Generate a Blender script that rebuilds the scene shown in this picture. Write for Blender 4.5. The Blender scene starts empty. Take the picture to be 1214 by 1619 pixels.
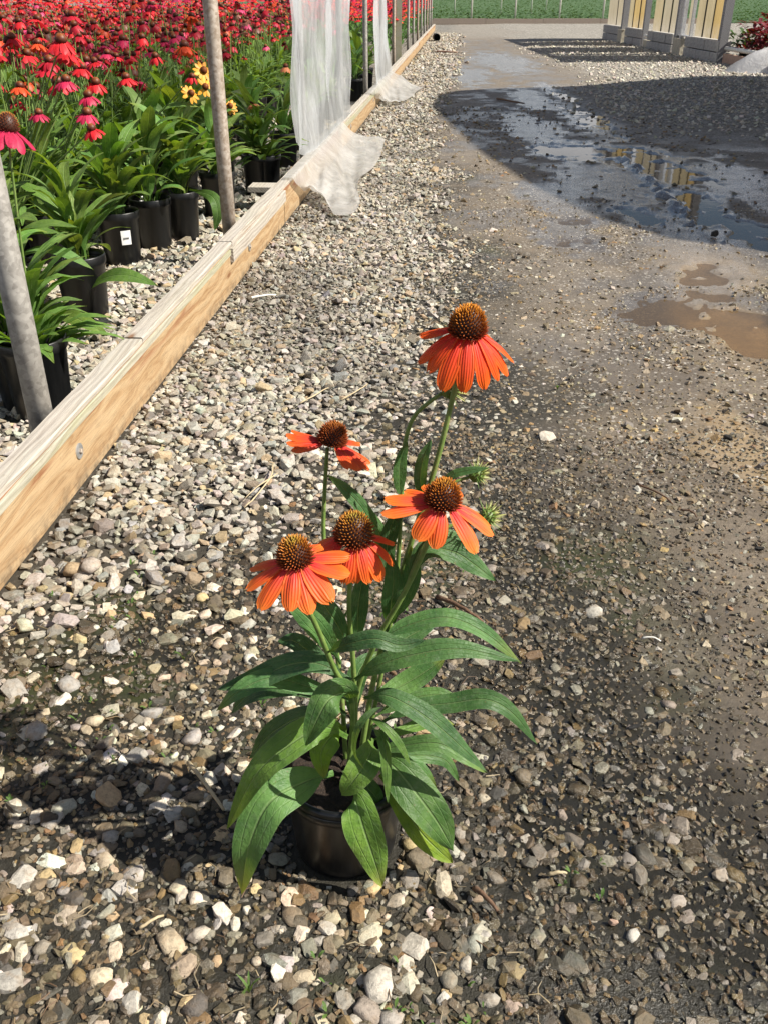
import bpy, bmesh, math, random
import numpy as np
from mathutils import Vector, Matrix

random.seed(7)
RNG = np.random.default_rng(11)
scene = bpy.context.scene
COL = scene.collection

# ------------------------------------------------------------------ camera
F, CX, CY, PITCH, CAM_H = 1400.0, 607.0, 809.5, math.radians(30.3), 1.0
cam_data = bpy.data.cameras.new("camera")
cam = bpy.data.objects.new("camera", cam_data)
COL.objects.link(cam)
cam.location = (0, 0, CAM_H)
cam.rotation_euler = (math.radians(90) - PITCH, 0, 0)
cam_data.sensor_fit = 'VERTICAL'
cam_data.sensor_height = 36.0
cam_data.sensor_width = 27.0
cam_data.lens = 36.0 * F / 1619.0
cam_data.clip_start = 0.05
cam_data.clip_end = 2000.0
scene.camera = cam

# ------------------------------------------------------------------ sky, sun, exposure
SUN_EL = math.radians(45.0)
SUN_DIR = Vector((1.0, -0.22, 0.0)).normalized()          # horizontal direction towards the sun
world = bpy.data.worlds.new("World")
scene.world = world
world.use_nodes = True
wn, wl = world.node_tree.nodes, world.node_tree.links
wn.clear()
sky = wn.new('ShaderNodeTexSky')
sky.sky_type = 'NISHITA'
sky.sun_disc = False
sky.sun_elevation = SUN_EL
sky.sun_rotation = math.atan2(SUN_DIR.x, SUN_DIR.y)
sky.air_density = 1.0
sky.dust_density = 1.2
bg = wn.new('ShaderNodeBackground')
bg.inputs['Strength'].default_value = 0.05
wo = wn.new('ShaderNodeOutputWorld')
ctc = wn.new('ShaderNodeTexCoord')
cmap = wn.new('ShaderNodeMapping'); cmap.inputs['Scale'].default_value = (1, 1, 2.6); cmap.inputs['Location'].default_value = (2.3, 0.6, 0.0)
cn = wn.new('ShaderNodeTexNoise'); cn.inputs['Scale'].default_value = 2.3; cn.inputs['Detail'].default_value = 7; cn.inputs['Roughness'].default_value = 0.58
cr = wn.new('ShaderNodeValToRGB'); cr.color_ramp.elements[0].position = 0.57; cr.color_ramp.elements[1].position = 0.72
cm = wn.new('ShaderNodeMix'); cm.data_type = 'RGBA'; cm.inputs[7].default_value = (11.0, 10.9, 11.0, 1)
wl.new(ctc.outputs['Generated'], cmap.inputs[0]); wl.new(cmap.outputs[0], cn.inputs['Vector']); csep = wn.new('ShaderNodeSeparateXYZ'); wl.new(ctc.outputs['Generated'], csep.inputs[0])     # a broken cloud field closes up towards the horizon
c1 = wn.new('ShaderNodeMath'); c1.operation = 'SUBTRACT'; c1.inputs[0].default_value = 1.0; c1.use_clamp = True; wl.new(csep.outputs[2], c1.inputs[1])
c2 = wn.new('ShaderNodeMath'); c2.operation = 'POWER'; c2.inputs[1].default_value = 4.0; wl.new(c1.outputs[0], c2.inputs[0])
c3 = wn.new('ShaderNodeMath'); c3.operation = 'MULTIPLY_ADD'; c3.inputs[1].default_value = 0.28; wl.new(c2.outputs[0], c3.inputs[0]); wl.new(cn.outputs[0], c3.inputs[2])
wl.new(c3.outputs[0], cr.inputs[0])
wl.new(cr.outputs[0], cm.inputs[0]); wl.new(sky.outputs[0], cm.inputs[6])
wl.new(cm.outputs[2], bg.inputs[0])
wl.new(bg.outputs[0], wo.inputs[0])

sun_data = bpy.data.lights.new("sun", 'SUN')
sun_data.energy = 5.0
sun_data.angle = math.radians(0.5)
sun_data.color = (1.0, 0.94, 0.83)
sun = bpy.data.objects.new("sun", sun_data)
COL.objects.link(sun)
to_sun = Vector((SUN_DIR.x * math.cos(SUN_EL), SUN_DIR.y * math.cos(SUN_EL), math.sin(SUN_EL)))
sun.rotation_euler = to_sun.to_track_quat('Z', 'Y').to_euler()
sun.location = (6, 2, 8)

scene.view_settings.view_transform = 'Standard'
scene.view_settings.look = 'None'
scene.view_settings.gamma = 1.0
scene.view_settings.exposure = 0.88
scene.view_settings.use_curve_mapping = False
scene.render.engine = 'CYCLES'
scene.cycles.max_bounces = 7
scene.cycles.transparent_max_bounces = 12
scene.cycles.caustics_reflective = False
scene.cycles.caustics_refractive = False
scene.cycles.sample_clamp_indirect = 4.0

# ------------------------------------------------------------------ pixel -> direction helpers
CP, SP = math.cos(PITCH), math.sin(PITCH)
def ray(u, v):
    a = (u - CX) / F; b = (CY - v) / F
    return Vector((a, CP + b * SP, -SP + b * CP))
def on_z(u, v, z=0.0):
    d = ray(u, v); t = (z - CAM_H) / d.z
    return Vector((d.x * t, d.y * t, z))
def at_y(u, v, y):
    d = ray(u, v); t = y / d.y
    return Vector((d.x * t, y, CAM_H + d.z * t))
def px_per_m(p):
    return F / (p[1] * CP - (p[2] - CAM_H) * SP)
def to_px(x, y, z):
    dep = y * CP - (z - CAM_H) * SP
    up = y * SP + (z - CAM_H) * CP
    return CX + F * x / dep, CY - F * up / dep

# ------------------------------------------------------------------ noise (numpy)
_LAT = {}
def vnoise(x, y, scale, seed=0):
    if seed not in _LAT:
        _LAT[seed] = np.random.default_rng(1000 + seed).random((256, 256))
    L = _LAT[seed]
    X = np.asarray(x, float) / scale + 1000.0; Y = np.asarray(y, float) / scale + 1000.0
    xi = np.floor(X).astype(int); yi = np.floor(Y).astype(int)
    fx = X - xi; fy = Y - yi
    fx = fx * fx * (3 - 2 * fx); fy = fy * fy * (3 - 2 * fy)
    a = L[xi & 255, yi & 255]; b = L[(xi + 1) & 255, yi & 255]
    c = L[xi & 255, (yi + 1) & 255]; d = L[(xi + 1) & 255, (yi + 1) & 255]
    return (a * (1 - fx) + b * fx) * (1 - fy) + (c * (1 - fx) + d * fx) * fy
def fbm(x, y, scale, seed=0, octs=4):
    s = 0.0; amp = 1.0; tot = 0.0
    for o in range(octs):
        s = s + amp * vnoise(x, y, scale / 2 ** o, seed * 7 + o); tot += amp; amp *= 0.55
    return s / tot
def sstep(a, b, x):
    t = np.clip((np.asarray(x, float) - a) / (b - a), 0, 1)
    return t * t * (3 - 2 * t)

# ------------------------------------------------------------------ material helpers
class NT:
    def __init__(self, name):
        self.m = bpy.data.materials.new(name); self.m.use_nodes = True
        self.t = self.m.node_tree; self.t.nodes.clear()
        self.out = self.t.nodes.new('ShaderNodeOutputMaterial')
    def n(self, typ, **kw):
        nd = self.t.nodes.new(typ)
        for k, v in kw.items():
            if k.startswith('i_'):
                nd.inputs[k[2:].replace('_', ' ')].default_value = v
            else:
                setattr(nd, k, v)
        return nd
    def l(self, a, b): self.t.links.new(a, b)
    def attr(self, name): return self.n('ShaderNodeAttribute', attribute_name=name)
    def math(self, op, a, b=None, c=None, clamp=False):
        nd = self.n('ShaderNodeMath', operation=op); nd.use_clamp = clamp
        for i, x in enumerate((a, b, c)):
            if x is None: continue
            if isinstance(x, (int, float)): nd.inputs[i].default_value = x
            else: self.l(x, nd.inputs[i])
        return nd.outputs[0]
    def mix(self, fac, a, b, mode='MIX'):
        nd = self.n('ShaderNodeMix', data_type='RGBA', blend_type=mode)
        for s, x in ((0, fac), (6, a), (7, b)):
            if isinstance(x, (int, float)): nd.inputs[s].default_value = x
            elif isinstance(x, tuple): nd.inputs[s].default_value = (*x[:3], 1)
            else: self.l(x, nd.inputs[s])
        return nd.outputs[2]
    def ramp(self, fac, stops):
        nd = self.n('ShaderNodeValToRGB'); cr = nd.color_ramp
        while len(cr.elements) < len(stops): cr.elements.new(0.5)
        for e, (p, c) in zip(cr.elements, stops):
            e.position = p; e.color = (*c[:3], 1) if isinstance(c, tuple) else (c, c, c, 1)
        self.l(fac, nd.inputs[0]); return nd.outputs[0]
    def noise(self, vec, scale, detail=4, rough=0.55, dist=0.0):
        nd = self.n('ShaderNodeTexNoise'); nd.inputs['Scale'].default_value = scale
        nd.inputs['Detail'].default_value = detail; nd.inputs['Roughness'].default_value = rough
        nd.inputs['Distortion'].default_value = dist
        if vec is not None: self.l(vec, nd.inputs['Vector'])
        return nd.outputs[0]
    def bump(self, h, strength=0.3, dist=0.01, normal=None):
        nd = self.n('ShaderNodeBump'); nd.inputs['Strength'].default_value = strength
        nd.inputs['Distance'].default_value = dist; self.l(h, nd.inputs['Height'])
        if normal is not None: self.l(normal, nd.inputs['Normal'])
        return nd.outputs[0]
    def bsdf(self, col, rough=0.6, normal=None, spec=0.5, metal=0.0, coat=None):
        p = self.n('ShaderNodeBsdfPrincipled')
        for key, x in (('Base Color', col), ('Roughness', rough), ('Metallic', metal), ('Specular IOR Level', spec)):
            if isinstance(x, tuple): p.inputs[key].default_value = (*x[:3], 1)
            elif isinstance(x, (int, float)): p.inputs[key].default_value = x
            else: self.l(x, p.inputs[key])
        if normal is not None: self.l(normal, p.inputs['Normal'])
        if coat is not None:
            w, cn = coat; self.l(w, p.inputs['Coat Weight']); p.inputs['Coat Roughness'].default_value = 0.20; p.inputs['Coat IOR'].default_value = 1.38
            if cn is not None: self.l(cn, p.inputs['Coat Normal'])
        return p.outputs[0]
    def finish(self, sh):
        self.l(sh, self.out.inputs[0]); return self.m
    def obj(self): return self.n('ShaderNodeTexCoord').outputs['Object']
    def pos(self): return self.n('ShaderNodeNewGeometry').outputs['Position']
    def uv(self):
        s = self.n('ShaderNodeSeparateXYZ'); self.l(self.n('ShaderNodeUVMap').outputs[0], s.inputs[0]); return s.outputs
    def mapping(self, vec, scale):
        m = self.n('ShaderNodeMapping'); m.inputs['Scale'].default_value = scale; self.l(vec, m.inputs[0]); return m.outputs[0]

M = {}
def stone_material(name, use_attr):
    t = NT(name)
    if use_attr:
        a = t.attr('col'); c = a.outputs['Color']; wet = a.outputs['Alpha']
    else:
        oi = t.n('ShaderNodeObjectInfo'); c = oi.outputs['Color']; wet = oi.outputs['Alpha']
    p = t.pos()
    n1 = t.noise(p, 170, 5, 0.65)
    n2 = t.noise(p, 620, 3, 0.7)
    v = t.ramp(n1, [(0.28, 0.55), (0.5, 0.98), (0.75, 1.2)])
    c2 = t.mix(1.0, c, v, 'MULTIPLY')
    stain = t.ramp(t.noise(p, 60, 3), [(0.5, 0.0), (0.72, 1.0)])
    c2 = t.mix(t.math('MULTIPLY', stain, 0.45), c2, (0.30, 0.20, 0.11))
    pits = t.ramp(n2, [(0.28, 0.45), (0.42, 1.0)])
    c2 = t.mix(0.7, c2, pits, 'MULTIPLY')
    # wet stones: darker and glossier
    c2 = t.mix(t.math('MULTIPLY', wet, 0.62), c2, (0.030, 0.024, 0.014))
    r = t.math('SUBTRACT', 0.86, t.math('MULTIPLY', wet, 0.68))
    h = t.math('ADD', t.math('MULTIPLY', n1, 1.0), t.math('MULTIPLY', n2, 0.5))
    film = t.ramp(wet, [(0.30, 0.0), (0.62, 1.0)])
    return t.finish(t.bsdf(c2, r, t.bump(h, 0.7, 0.0035), 0.5, 0.0, (t.math('MULTIPLY', film, t.ramp(n2, [(0.42, 0.15), (0.6, 1.0)])), t.bump(h, 1.0, 0.016))))
M['gravel'] = stone_material('gravel_mixed', True)
M['stone'] = stone_material('stone_single', False)

def ground_material():
    t = NT('ground_soil')
    a = t.attr('col'); c = a.outputs['Color']
    w = t.attr('wet').outputs['Fac']; g = t.attr('grit').outputs['Fac']
    p = t.pos()
    n1 = t.noise(p, 9, 6, 0.6); n2 = t.noise(p, 75, 5, 0.7); n3 = t.noise(p, 330, 3, 0.7)
    c2 = t.mix(1.0, c, t.ramp(n1, [(0.3, 0.75), (0.7, 1.18)]), 'MULTIPLY')
    c2 = t.mix(1.0, c2, t.ramp(n2, [(0.3, 0.72), (0.55, 1.0), (0.75, 1.25)]), 'MULTIPLY')
    # grit: little pale stones set in the dirt
    vo = t.n('ShaderNodeTexVoronoi', feature='F1'); vo.inputs['Scale'].default_value = 95; t.l(p, vo.inputs['Vector'])
    vo.inputs['Randomness'].default_value = 1.0
    cell = t.n('ShaderNodeSeparateColor'); t.l(vo.outputs['Color'], cell.inputs[0])
    peb = t.math('MULTIPLY', t.math('LESS_THAN', vo.outputs['Distance'], t.math('MULTIPLY', cell.outputs[0], 0.62)),
                 t.math('GREATER_THAN', cell.outputs[1], 0.25))
    pebc = t.ramp(cell.outputs[2], [(0.0, (0.10, 0.09, 0.075)), (0.4, (0.26, 0.22, 0.175)), (0.75, (0.42, 0.38, 0.32)), (1.0, (0.60, 0.56, 0.50))])
    c2 = t.mix(t.math('MULTIPLY', peb, g), c2, pebc)
    # coarser gravel: for the loose stone beyond the reach of the modelled pieces
    v2 = t.n('ShaderNodeTexVoronoi', feature='F1'); v2.inputs['Scale'].default_value = 42; t.l(p, v2.inputs['Vector'])
    v2e = t.n('ShaderNodeTexVoronoi', feature='DISTANCE_TO_EDGE'); v2e.inputs['Scale'].default_value = 42; t.l(p, v2e.inputs['Vector'])
    far = t.attr('loose').outputs['Fac']
    cc = t.n('ShaderNodeSeparateColor'); t.l(v2.outputs['Color'], cc.inputs[0])
    lc = t.ramp(cc.outputs[0], [(0.0, (0.16, 0.145, 0.12)), (0.4, (0.30, 0.275, 0.235)), (0.8, (0.46, 0.425, 0.37)), (1.0, (0.60, 0.57, 0.52))])
    gap = t.ramp(v2e.outputs['Distance'], [(0.0, 0.18), (0.16, 1.0)])
    lc = t.mix(1.0, lc, gap, 'MULTIPLY')
    c2 = t.mix(far, c2, lc)
    rough = t.math('SUBTRACT', 0.92, t.math('MULTIPLY', w, t.math('ADD', 0.50, t.math('MULTIPLY', n2, 0.42))), clamp=True)
    h = t.math('ADD', t.math('MULTIPLY', n2, 0.8), t.math('MULTIPLY', n3, 0.45))
    h = t.math('ADD', h, t.math('MULTIPLY', t.math('MULTIPLY', peb, g), 0.55))
    h = t.math('ADD', h, t.math('MULTIPLY', far, t.math('MULTIPLY', t.math('SUBTRACT', 1.0, v2.outputs['Distance']), 1.6)))
    flat = t.math('SUBTRACT', 1.0, t.math('MULTIPLY', w, 0.78))
    nd = t.n('ShaderNodeBump'); nd.inputs['Distance'].default_value = 0.008
    t.l(flat, nd.inputs['Strength']); t.l(h, nd.inputs['Height'])
    film = t.ramp(w, [(0.55, 0.0), (0.9, 1.0)])
    return t.finish(t.bsdf(c2, rough, nd.outputs[0], 0.5, 0.0, (t.math('MULTIPLY', film, t.ramp(n1, [(0.35, 0.3), (0.6, 1.0)])), nd.outputs[0])))
M['ground'] = ground_material()

def water_material():
    t = NT('puddle_water')
    p = t.pos()
    n = t.noise(p, 26, 3, 0.5)
    nrm = t.bump(n, 0.12, 0.002)
    fr = t.n('ShaderNodeFresnel'); fr.inputs['IOR'].default_value = 1.33; t.l(nrm, fr.inputs['Normal'])
    gl = t.n('ShaderNodeBsdfGlossy'); gl.inputs['Roughness'].default_value = 0.025; t.l(nrm, gl.inputs['Normal'])
    tr = t.n('ShaderNodeBsdfTransparent'); tr.inputs['Color'].default_value = (0.86, 0.76, 0.60, 1)
    df = t.n('ShaderNodeBsdfDiffuse'); df.inputs['Color'].default_value = (0.24, 0.175, 0.105, 1)
    m0 = t.n('ShaderNodeMixShader'); m0.inputs[0].default_value = 0.16
    t.l(tr.outputs[0], m0.inputs[1]); t.l(df.outputs[0], m0.inputs[2])
    mx = t.n('ShaderNodeMixShader')
    t.l(fr.outputs[0], mx.inputs[0]); t.l(m0.outputs[0], mx.inputs[1]); t.l(gl.outputs[0], mx.inputs[2])
    return t.finish(mx.outputs[0])
M['water'] = water_material()

def leaf_material(name, dark, light, vein, trans=0.30, veins=True):
    t = NT(name)
    u, v = t.uv()[0], t.uv()[1]
    av = t.math('ABSOLUTE', t.math('SUBTRACT', t.math('MULTIPLY', v, 2.0), 1.0))
    oi = t.n('ShaderNodeObjectInfo')
    p = t.obj()
    n1 = t.noise(p, 34, 5); n2 = t.noise(p, 190, 3)
    base = t.mix(t.ramp(n1, [(0.3, 0.0), (0.7, 1.0)]), dark, light)
    rnd = t.ramp(oi.outputs['Random'], [(0.0, 0.78), (1.0, 1.2)])
    base = t.mix(1.0, base, rnd, 'MULTIPLY')
    base = t.mix(1.0, base, oi.outputs['Color'], 'MULTIPLY')
    # midrib, two long side veins and fine net
    mid = t.ramp(av, [(0.0, 1.0), (0.045, 0.75), (0.09, 0.0)])
    side = t.math('ABSOLUTE', t.math('SUBTRACT', av, t.math('ADD', 0.42, t.math('MULTIPLY', t.math('SINE', t.math('MULTIPLY', u, 3.1416)), 0.10))))
    side = t.ramp(side, [(0.0, 0.32), (0.05, 0.0)])
    lat = t.math('FRACT', t.math('SUBTRACT', t.math('MULTIPLY', u, 9.0), t.math('MULTIPLY', av, 2.6)))
    lat = t.ramp(t.math('ABSOLUTE', t.math('SUBTRACT', lat, 0.5)), [(0.0, 0.15), (0.09, 0.0)])
    vn = t.math('MAXIMUM', t.math('MAXIMUM', mid, side), lat)
    edge = t.ramp(av, [(0.93, 0.0), (1.0, 0.55)])
    col = t.mix(t.math('MULTIPLY', t.math('MAXIMUM', vn, edge), 0.42 if veins else 0.2), base, vein)
    if veins:
        spot = t.ramp(t.noise(p, 210, 2, 0.5), [(0.70, 0.0), (0.75, 1.0)])
        col = t.mix(t.math('MULTIPLY', spot, t.ramp(t.noise(p, 22, 2), [(0.5, 0.0), (0.62, 0.8)])), col, (0.16, 0.10, 0.04))
        tipy = t.math('MULTIPLY', t.ramp(u, [(0.80, 0.0), (1.0, 1.0)]), t.ramp(oi.outputs['Random'], [(0.45, 0.0), (0.9, 0.8)]))
        col = t.mix(tipy, col, (0.26, 0.27, 0.05))
        col = t.mix(t.math('MULTIPLY', t.ramp(t.noise(p, 95, 4, 0.7), [(0.50, 0.0), (0.72, 1.0)]), 0.22), col, (0.24, 0.27, 0.20))
    h = t.math('SUBTRACT', t.math('ADD', t.math('MULTIPLY', n2, 0.5), t.math('MULTIPLY', n1, 0.6)), t.math('MULTIPLY', vn, 0.7))
    nrm = t.bump(h, 0.75, 0.0030)
    s = t.bsdf(col, t.math('ADD', 0.42, t.math('MULTIPLY', n1, 0.18)), nrm, 0.35)
    tl = t.n('ShaderNodeBsdfTranslucent'); t.l(t.mix(1.0, col, (1.5, 1.35, 0.35), 'MULTIPLY'), tl.inputs[0]); t.l(nrm, tl.inputs['Normal'])
    mx = t.n('ShaderNodeMixShader'); mx.inputs[0].default_value = trans
    t.l(s, mx.inputs[1]); t.l(tl.outputs[0], mx.inputs[2])
    return t.finish(mx.outputs[0])
M['leaf'] = leaf_material('leaf_green', (0.046, 0.115, 0.036), (0.115, 0.220, 0.066), (0.27, 0.38, 0.17))
M['leaf_bg'] = leaf_material('leaf_green_bed', (0.090, 0.180, 0.040), (0.175, 0.295, 0.072), (0.24, 0.38, 0.13), 0.35)
M['leaf_red'] = leaf_material('leaf_burgundy', (0.08, 0.012, 0.018), (0.24, 0.030, 0.040), (0.2, 0.05, 0.05), 0.2, False)
M['leaf_far'] = leaf_material('leaf_green_far', (0.022, 0.050, 0.014), (0.070, 0.135, 0.038), (0.2, 0.3, 0.1), 0.2, False)

def petal_material():
    t = NT('petal_orange')
    u, v = t.uv()[0], t.uv()[1]
    oi = t.n('ShaderNodeObjectInfo')
    n = t.noise(t.obj(), 60, 3)
    stripes = t.math('SINE', t.math('MULTIPLY', v, 44.0))
    core = t.ramp(u, [(0.0, (0.70, 0.036, 0.055)), (0.35, (0.80, 0.078, 0.038)), (0.75, (0.86, 0.145, 0.018)), (1.0, (0.88, 0.23, 0.035))])
    av = t.math('ABSOLUTE', t.math('SUBTRACT', t.math('MULTIPLY', v, 2.0), 1.0))
    core = t.mix(t.ramp(av, [(0.45, 0.0), (1.0, 0.8)]), core, (0.88, 0.20, 0.025))
    core = t.mix(t.math('MULTIPLY', t.ramp(n, [(0.4, 0.0), (0.7, 1.0)]), 0.22), core, (0.80, 0.05, 0.06))
    core = t.mix(1.0, core, oi.outputs['Color'], 'MULTIPLY')
    core = t.mix(0.10, core, t.ramp(stripes, [(0.0, 0.6), (0.6, 1.0)]), 'MULTIPLY')
    nrm = t.bump(t.math('ADD', stripes, t.math('MULTIPLY', n, 1.5)), 0.32, 0.0012)
    s = t.bsdf(core, 0.5, nrm, 0.3)
    tl = t.n('ShaderNodeBsdfTranslucent'); t.l(core, tl.inputs[0])
    mx = t.n('ShaderNodeMixShader'); mx.inputs[0].default_value = 0.32
    t.l(s, mx.inputs[1]); t.l(tl.outputs[0], mx.inputs[2])
    return t.finish(mx.outputs[0])
M['petal'] = petal_material()

def vcol_material(name, rough=0.6, trans=0.0, noise_amt=0.3, noise_scale=80):
    t = NT(name)
    c = t.attr('col').outputs['Color']
    n = t.noise(t.obj(), noise_scale, 3)
    c = t.mix(noise_amt, c, t.ramp(n, [(0.3, 0.5), (0.7, 1.35)]), 'MULTIPLY')
    oi = t.n('ShaderNodeObjectInfo')
    c = t.mix(1.0, c, oi.outputs['Color'], 'MULTIPLY')
    s = t.bsdf(c, rough, None, 0.35)
    if trans:
        tl = t.n('ShaderNodeBsdfTranslucent'); t.l(c, tl.inputs[0])
        mx = t.n('ShaderNodeMixShader'); mx.inputs[0].default_value = trans
        t.l(s, mx.inputs[1]); t.l(tl.outputs[0], mx.inputs[2]); s = mx.outputs[0]
    return t.finish(s)
M['cone'] = vcol_material('seed_cone', 0.5, 0.08, 0.2, 200)
M['bloom'] = vcol_material('bloom_bed', 0.5, 0.28, 0.55, 330)

def stem_material():
    t = NT('stem_green')
    n = t.noise(t.obj(), 60, 3)
    c = t.ramp(n, [(0.3, (0.10, 0.17, 0.035)), (0.6, (0.17, 0.25, 0.065)), (0.8, (0.17, 0.13, 0.07))])
    s = t.bsdf(c, 0.5, t.bump(t.noise(t.obj(), 420, 2), 0.3, 0.001), 0.35)
    return t.finish(s)
M['stem'] = stem_material()

def pot_material():
    t = NT('pot_plastic')
    p = t.obj()
    n = t.noise(t.mapping(p, (30, 30, 3)), 1.0, 4); n2 = t.noise(p, 220, 3)
    dust = t.math('MULTIPLY', t.ramp(n, [(0.4, 0.0), (0.75, 1.0)]), t.ramp(n2, [(0.3, 0.3), (0.7, 1.0)]))
    c = t.mix(t.math('MULTIPLY', dust, 0.38), (0.006, 0.0063, 0.007), (0.030, 0.0295, 0.029))
    return t.finish(t.bsdf(c, t.math('ADD', 0.28, t.math('MULTIPLY', dust, 0.35)), t.bump(n, 0.10, 0.004), 0.5))
M['pot'] = pot_material()
def soil_material():
    t = NT('potting_mix')
    p = t.obj(); n = t.noise(p, 160, 5, 0.7)
    c = t.ramp(n, [(0.3, (0.012, 0.008, 0.006)), (0.6, (0.045, 0.028, 0.018)), (0.78, (0.14, 0.085, 0.05))])
    return t.finish(t.bsdf(c, 0.9, t.bump(n, 0.9, 0.01)))
M['soil'] = soil_material()
def white_tag():
    t = NT('plant_tag')
    u, v = t.uv()[0], t.uv()[1]
    return t.finish(t.bsdf((0.78, 0.78, 0.78), 0.4))
M['tag'] = white_tag()
def tag_print():
    t = NT('tag_print')
    return t.finish(t.bsdf((0.12, 0.12, 0.12), 0.5))
M['print'] = tag_print()

def wood_material(name, c_dark, c_mid, c_light, ring=34.0, grey=0.0, green=0.0, red=0.0):
    """grain runs along local Y"""
    t = NT(name)
    p = t.obj()
    oi = t.n('ShaderNodeObjectInfo')
    cmb = t.n('ShaderNodeCombineXYZ'); t.l(t.math('MULTIPLY', oi.outputs['Random'], 7.0), cmb.inputs[0]); t.l(t.math('MULTIPLY', oi.outputs['Random'], 13.0), cmb.inputs[2])
    ad = t.n('ShaderNodeVectorMath', operation='ADD'); t.l(p, ad.inputs[0]); t.l(cmb.outputs[0], ad.inputs[1]); p2 = ad.outputs[0]
    warp = t.noise(t.mapping(p2, (9, 1.6, 9)), 1.0, 3, 0.5)
    s = t.n('ShaderNodeSeparateXYZ'); t.l(p2, s.inputs[0])
    ringv = t.math('ADD', t.math('ADD', t.math('MULTIPLY', s.outputs[2], ring), t.math('MULTIPLY', s.outputs[0], ring * 0.8)), t.math('MULTIPLY', warp, 5.0))
    rg = t.math('ADD', t.math('MULTIPLY', t.math('SINE', t.math('MULTIPLY', ringv, 6.283)), 0.5), 0.5)
    fib = t.noise(t.mapping(p2, (520, 16, 520)), 1.0, 5, 0.68)
    mid = t.noise(t.mapping(p2, (26, 1.2, 26)), 1.0, 4, 0.6)
    c = t.ramp(rg, [(0.0, c_light), (0.62, c_mid), (0.93, c_dark), (1.0, c_mid)])
    c = t.mix(t.ramp(mid, [(0.35, 0.0), (0.7, 0.6)]), c, c_light)
    c = t.mix(1.0, c, t.ramp(fib, [(0.28, 0.52), (0.5, 1.0), (0.75, 1.15)]), 'MULTIPLY')
    if grey:
        gn = t.noise(t.mapping(p2, (60, 2.0, 60)), 1.0, 5, 0.65)
        c = t.mix(t.math('MULTIPLY', t.ramp(gn, [(0.35, 0.2), (0.65, 1.0)]), grey), c, (0.42, 0.40, 0.37))
        c = t.mix(t.ramp(gn, [(0.30, 0.55), (0.42, 0.0)]), c, (0.20, 0.17, 0.15))
    if green:
        gg = t.noise(t.mapping(p2, (14, 2.2, 14)), 1.0, 4, 0.6)
        c = t.mix(t.math('MULTIPLY', t.ramp(gg, [(0.45, 0.0), (0.7, 1.0)]), green), c, (0.30, 0.31, 0.13))
    if red:
        rr = t.noise(t.mapping(p2, (10, 1.1, 10)), 1.0, 4, 0.6)
        band = t.ramp(s.outputs[2], [(0.0, 0.0), (0.06, 0.0), (0.09, 1.0), (0.2, 1.0)])
        zz = t.n('ShaderNodeSeparateXYZ'); t.l(t.obj(), zz.inputs[0])
        band = t.ramp(zz.outputs[2], [(0.095, 0.0), (0.125, 1.0)])
        c = t.mix(t.math('MULTIPLY', t.math('MULTIPLY', band, t.ramp(rr, [(0.46, 0.0), (0.52, 1.0)])), red), c, (0.23, 0.095, 0.045))
    # knots
    kn = t.n('ShaderNodeTexVoronoi', feature='F1'); kn.inputs['Scale'].default_value = 1.0
    t.l(t.mapping(p2, (9, 2.6, 9)), kn.inputs['Vector'])
    k = t.ramp(kn.outputs['Distance'], [(0.05, 0.85), (0.10, 0.25), (0.14, 0.0)])
    c = t.mix(k, c, (0.17, 0.075, 0.03))
    dirt = t.noise(p, 22, 5, 0.7); dz = t.n('ShaderNodeSeparateXYZ'); t.l(t.obj(), dz.inputs[0])
    c = t.mix(t.math('MULTIPLY', t.ramp(dz.outputs[2], [(0.005, 0.8), (0.05, 0.0)]), t.ramp(dirt, [(0.42, 0.0), (0.62, 1.0)])), c, (0.12, 0.09, 0.06))
    c = t.mix(t.ramp(t.noise(p, 65, 4, 0.7), [(0.60, 0.0), (0.78, 0.45)]), c, (0.20, 0.14, 0.09))
    h = t.math('ADD', t.math('MULTIPLY', rg, -0.6), t.math('MULTIPLY', fib, 0.8))
    return t.finish(t.bsdf(c, 0.72, t.bump(h, 0.5, 0.0018), 0.3))
M['wood'] = wood_material('pine_face', (0.28, 0.165, 0.078), (0.37, 0.245, 0.130), (0.42, 0.30, 0.175), 22, 0.0, 0.0, 0.85)
M['wood_cap'] = wood_material('pine_weathered', (0.20, 0.15, 0.115), (0.38, 0.33, 0.275), (0.45, 0.405, 0.35), 60, 0.55, 0.12)
M['wood_lath'] = wood_material('pine_lath', (0.22, 0.19, 0.11), (0.33, 0.305, 0.20), (0.39, 0.37, 0.28), 60, 0.35, 0.5)
M['wood_old'] = wood_material('board_old', (0.13, 0.085, 0.06), (0.24, 0.17, 0.125), (0.31, 0.24, 0.19), 40, 0.35, 0.1)
M['wood_grey'] = wood_material('post_grey', (0.12, 0.12, 0.125), (0.19, 0.19, 0.20), (0.24, 0.24, 0.25), 40, 0.15)

def metal_material(name, a, b, rough=0.45, metal=0.75):
    t = NT(name)
    p = t.obj()
    n = t.noise(p, 38, 5, 0.6); n2 = t.noise(p, 190, 3)
    v = t.n('ShaderNodeTexVoronoi'); v.inputs['Scale'].default_value = 95; t.l(p, v.inputs['Vector'])
    sp = t.n('ShaderNodeSeparateColor'); t.l(v.outputs['Color'], sp.inputs[0])
    f = t.math('ADD', t.math('MULTIPLY', n, 0.75), t.math('MULTIPLY', sp.outputs[0], 0.25))
    c = t.mix(t.ramp(f, [(0.32, 0.0), (0.68, 1.0)]), a, b)
    c = t.mix(t.ramp(t.noise(t.mapping(p, (12, 12, 2)), 1.0, 4), [(0.58, 0.0), (0.75, 0.5)]), c, (0.20, 0.14, 0.09))
    return t.finish(t.bsdf(c, t.math('ADD', rough - 0.08, t.math('MULTIPLY', n2, 0.25)), t.bump(n2, 0.1, 0.002), 0.5, metal))
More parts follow.
